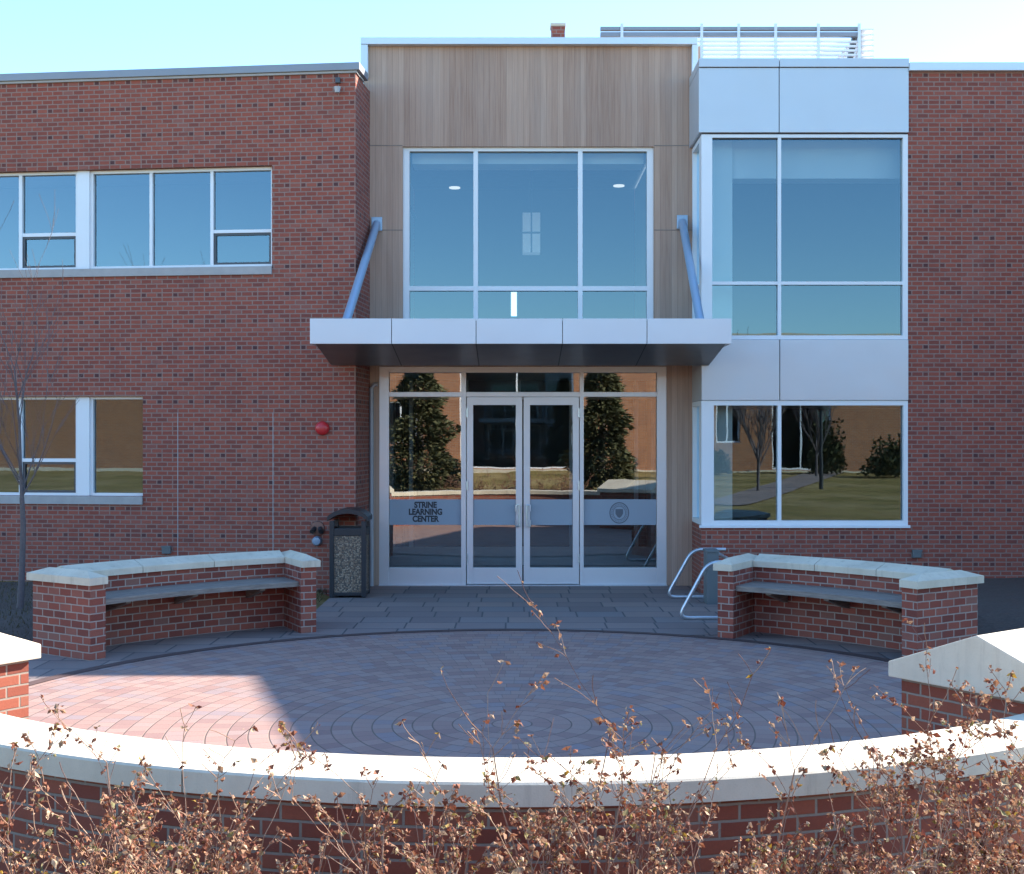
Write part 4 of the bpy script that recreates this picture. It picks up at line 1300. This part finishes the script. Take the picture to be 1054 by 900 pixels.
for h in hol:
    window(ob, tfO, *h, [((h[0] + h[1]) / 2, [], False), (None, [], False)], 0.12, 0.07, 0.06)

m = MB()
ys_ = [-1.0 - 0.75 * k for k in range(24)]
for y0, y1 in zip(ys_[:-1], ys_[1:]):
    xa, xb = 4.2 - y0 * 0.42, 4.2 - y1 * 0.42
    za = max(lawn_z(xa, y0), lawn_z(xa + 1.5, y0)) + 0.03; zb3 = max(lawn_z(xb, y1), lawn_z(xb + 1.5, y1)) + 0.03
    m.face(((xa, y0, za), (xa + 1.5, y0, za), (xb + 1.5, y1, zb3), (xb, y1, zb3)))
b = m.build('path', 'slab_pavers'); tag(b, kind='structure')
def hedge(x, y, rx, h, lab, seed):
    z = lawn_z(x, y)
    o = thing('round_shrub', (x, y, z), lab, 'shrub', 'clipped evergreen shrubs across the lawn')
    rg = random.Random(seed); m = MB()
    for k in range(1500):
        a = rg.uniform(0, 6.283); e = math.asin(rg.random() ** 0.8); q = rg.uniform(0.45, 1.0) * (0.85 + 0.3 * math.sin(4 * a + seed) * math.cos(3 * e))
        p = Vector((x + rx * q * math.cos(a) * math.cos(e), y + rx * q * math.sin(a) * math.cos(e), z + 0.05 + h * q * math.sin(e)))
        d = Vector((rg.uniform(-1, 1), rg.uniform(-1, 1), rg.uniform(-.3, 1))).normalized() * 0.16
        s_ = d.orthogonal().normalized() * 0.07
        uvr = rg.random(); m.face((p - s_, p + s_, p + d), [(uvr, 0.5)] * 3)
    m.build('crown', 'needle', o, weld=False)
    m = MB(); m.tube([(x, y, z - 0.05), (x, y, z + h * 0.7)], [0.05, 0.02], 6); m.build('trunk', 'bark', o)
zl_ = lawn_z(9.8, -8.0)
o = thing('lamp_post', (9.8, -8.0, zl_), 'dark slender lamp post across the lawn reflected beside the window mullion', 'lamp post')
m = MB(); m.tube([(9.8, -8.0, zl_ - 0.05), (9.8, -8.0, zl_ + 2.5)], [0.07, 0.045], 10); m.build('pole', 'black', o, smooth=50)
m = MB(); m.lathe([(0.0, 0.0), (0.10, 0.02), (0.16, 0.25), (0.10, 0.34), (0.0, 0.38)], (9.8, -8.0, zl_ + 2.5), 'z', 16); m.build('lantern', 'black', o, smooth=50)
hedge(14.2, -14.5, 1.3, 1.5, 'wide dark shrub reflected at the right side of the right ground-floor window', 21)
hedge(12.3, -17.0, 0.9, 2.3, 'tall dark shrub against the far wall reflected in the right ground-floor window', 22)
hedge(8.0, -17.6, 0.8, 0.9, 'small dark shrub against the far wall reflected near the window mullion', 23)
hedge(-14.0, -16.5, 1.1, 1.3, 'dark shrub against the far wall reflected in the left ground-floor window', 24)

# ------------------------------------------------------------------ foreground shrubs
def shrub(x, y, h, wdt, n_st, seed, label, tall=0, leafy=1.0):
    rg = random.Random(seed)
    z = 0.15
    o = thing('dry_shrub', (x, y, z), label, 'shrub', 'dry winter shrubs in front of the curved wall')
    st, lf = MB(), MB()
    def leaf(p, size):
        u = rg.random()
        d = Vector((rg.uniform(-1, 1), rg.uniform(-1, 1), rg.uniform(-1.1, 0.5))).normalized()
        s = d.orthogonal().normalized()
        s = (Matrix.Rotation(rg.uniform(0, 6.28), 3, d) @ s)
        nrm = d.cross(s)
        L = size; W = size * rg.uniform(0.22, 0.38)
        a = p; b = p + d * L * 0.5 + s * W; c = p + d * L + nrm * L * 0.25; e = p + d * L * 0.5 - s * W
        mid = p + d * L * 0.5 + nrm * L * rg.uniform(-0.2, -0.05)
        uv3 = [(u, 0.5)] * 3
        lf.face((a, b, mid), uv3); lf.face((b, c, mid), uv3); lf.face((c, e, mid), uv3); lf.face((e, a, mid), uv3)
    def twig(p, d, length, rad, lv, lk=1.0):
        k = 5
        pts = [p]; rads = [rad]; q = Vector(p); dd = Vector(d)
        for i in range(k):
            dd = (dd + Vector((rg.uniform(-1, 1), rg.uniform(-1, 1), rg.uniform(-.7, 1))) * 0.16).normalized()
            q = q + dd * length / k
            pts.append(q.copy()); rads.append(max(0.0011, rad * (1 - 0.7 * (i + 1) / k)))
        st.tube(pts, rads, 5 if rad > 0.003 else 4, uvr=rg.random(), caps=False)
        for i in range(1, k + 1):
            if lv > 0 and rg.random() < (0.9 if lv == 2 else 0.65) * (0.6 + 0.4 * lk):
                for _ in range(rg.randint(1, 2)):
                    az = rg.uniform(0, 6.28)
                    nd = (dd * 0.8 + Vector((math.cos(az), math.sin(az), 0.1)) * 0.75).normalized()
                    twig(pts[i], nd, length * rg.uniform(0.22, 0.42), rads[i] * 0.7, lv - 1, lk)
            if rg.random() < (0.62 if lv < 2 else 0.25) * leafy * lk:
                for _ in range(rg.choice((1, 1, 2, 3, 5))):
                    leaf(pts[i] + Vector((rg.uniform(-1, 1), rg.uniform(-1, 1), rg.uniform(-1, 1))) * 0.008, rg.choice((0.008, 0.011, 0.014, 0.018, 0.026)) * rg.uniform(0.8, 1.2))
        if rg.random() < 0.7 * (0.35 + 0.65 * lk):
            for _ in range(rg.randint(2, 5)): leaf(q, rg.uniform(0.012, 0.025))
    for i in range(int(n_st * 0.85)):
        az = rg.uniform(0, 6.28); tilt = rg.uniform(0.05, 0.6)
        rb = rg.uniform(0, 0.10)
        p = Vector((x + rb * math.cos(az), y + rb * math.sin(az), z - 0.02))
        d = Vector((math.cos(az) * tilt * wdt, math.sin(az) * tilt * wdt * 0.6, 1)).normalized()
        L = h * rg.uniform(0.40, 0.82)
        if i < tall: L = h * rg.uniform(0.88, 1.0); d = Vector((d.x * .6, d.y * .6, 1)).normalized()
        twig(p, d, L, rg.uniform(0.004, 0.0065), 2, 0.32 if i < tall else 1.0)
    st.build('stems', 'twig', o, weld=False)
    lf.build('leaves', 'dry_leaf', o, weld=False)
SH = [  # photo x of the base, distance, photo y of the top, width, stems, tall stems, leafiness
    (78, 3.15, 800, 0.9, 15, 1, 1.0, 'low dry shrub between the two tan shrubs at the lower left'),
    (165, 3.9, 790, 0.8, 12, 1, 1.0, 'small dry shrub close to the wall under the coping joint at left'),
    (262, 3.1, 840, 0.8, 9, 1, 0.9, 'low sparse dry shrub beside the patch of bare brick at left'),
    (545, 3.85, 800, 0.8, 7, 1, 1.0, 'small dry shrub against the wall left of the tallest shrub'),
    (700, 3.1, 835, 0.9, 10, 1, 0.8, 'low wide dry shrub in front, below the shaded coping face at right'),
    (795, 3.85, 800, 0.8, 8, 1, 0.8, 'dry shrub close to the wall, its twigs crossing the right coping joint'),
    (895, 3.75, 800, 0.9, 11, 1, 0.9, 'brown leafy shrub close to the wall just left of the right seat wall'),
    (990, 3.1, 810, 1.0, 13, 1, 1.0, 'dense low shrub nearest the lower right corner'),
    (25, 3.45, 770, 0.9, 16, 1, 1.0, 'leftmost dry shrub, bushy and pale tan, at the lower left corner'),
    (120, 3.75, 770, 0.8, 14, 2, 1.0, 'dry tan shrub second from the left below the coping'),
    (215, 3.35, 770, 0.9, 14, 2, 0.9, 'dry shrub with long bare twigs crossing the sunlit paving patch'),
    (400, 3.55, 770, 0.8, 12, 2, 0.9, 'sparse dry shrub left of the middle with the brick showing through'),
    (480, 3.2, 805, 0.9, 13, 2, 1.0, 'low dry shrub in the middle of the wall'),
    (590, 3.5, 725, 0.7, 15, 3, 0.9, 'tall dry shrub right of the middle with reddish leaf tips above the coping'),
    (655, 3.7, 765, 0.8, 10, 2, 0.8, 'dry shrub with reaching twigs just right of the tallest one'),
    (745, 3.4, 765, 0.9, 10, 1, 0.8, 'leafy dry shrub below the sunlit right part of the coping'),
    (845, 3.6, 790, 0.9, 10, 1, 0.9, 'dense dry shrub with yellow leaves right of the middle'),
    (940, 3.3, 790, 1.0, 13, 1, 1.0, 'dense brown shrub under the right seat wall'),
    (1035, 3.7, 715, 0.9, 20, 2, 1.3, 'rightmost dark dense shrub rising in front of the right seat wall'),
]
for i, (px, y, py, wd, ns, tl, lfy, lab) in enumerate(SH):
    shrub(PX(px, y), y, PZ(py, y) - 0.15, wd, ns, 100 + i, lab, tl, lfy)

# ------------------------------------------------------------------ rough grass at the foot of the walls
rg = random.Random(5)
m = MB()
for _ in range(6000):
    if rg.random() < 0.75:
        x = rg.uniform(-7.0, -4.2); y = rg.uniform(11.5, 15.6)
        if math.hypot(x - PC.x, y - PC.y) < 5.5: continue
    else:
        x = rg.uniform(-3.2, -2.3); y = rg.uniform(13.2, 15.2)
        if math.hypot(x - PC.x, y - PC.y) < 5.4: continue
    z = lawn_z(x, y)
    a = rg.uniform(0, 6.28); hgt = rg.uniform(0.03, 0.08)
    s = Vector((math.cos(a), math.sin(a), 0)) * 0.006
    p = Vector((x, y, z - 0.01)); t_ = p + Vector((rg.uniform(-.03, .03), rg.uniform(-.03, .03), hgt))
    u = rg.random()
    m.face((p - s, p + s, t_), [(u, 0.5)] * 3)
gr = m.build('grass', 'blade', weld=False); tag(gr, kind='stuff')
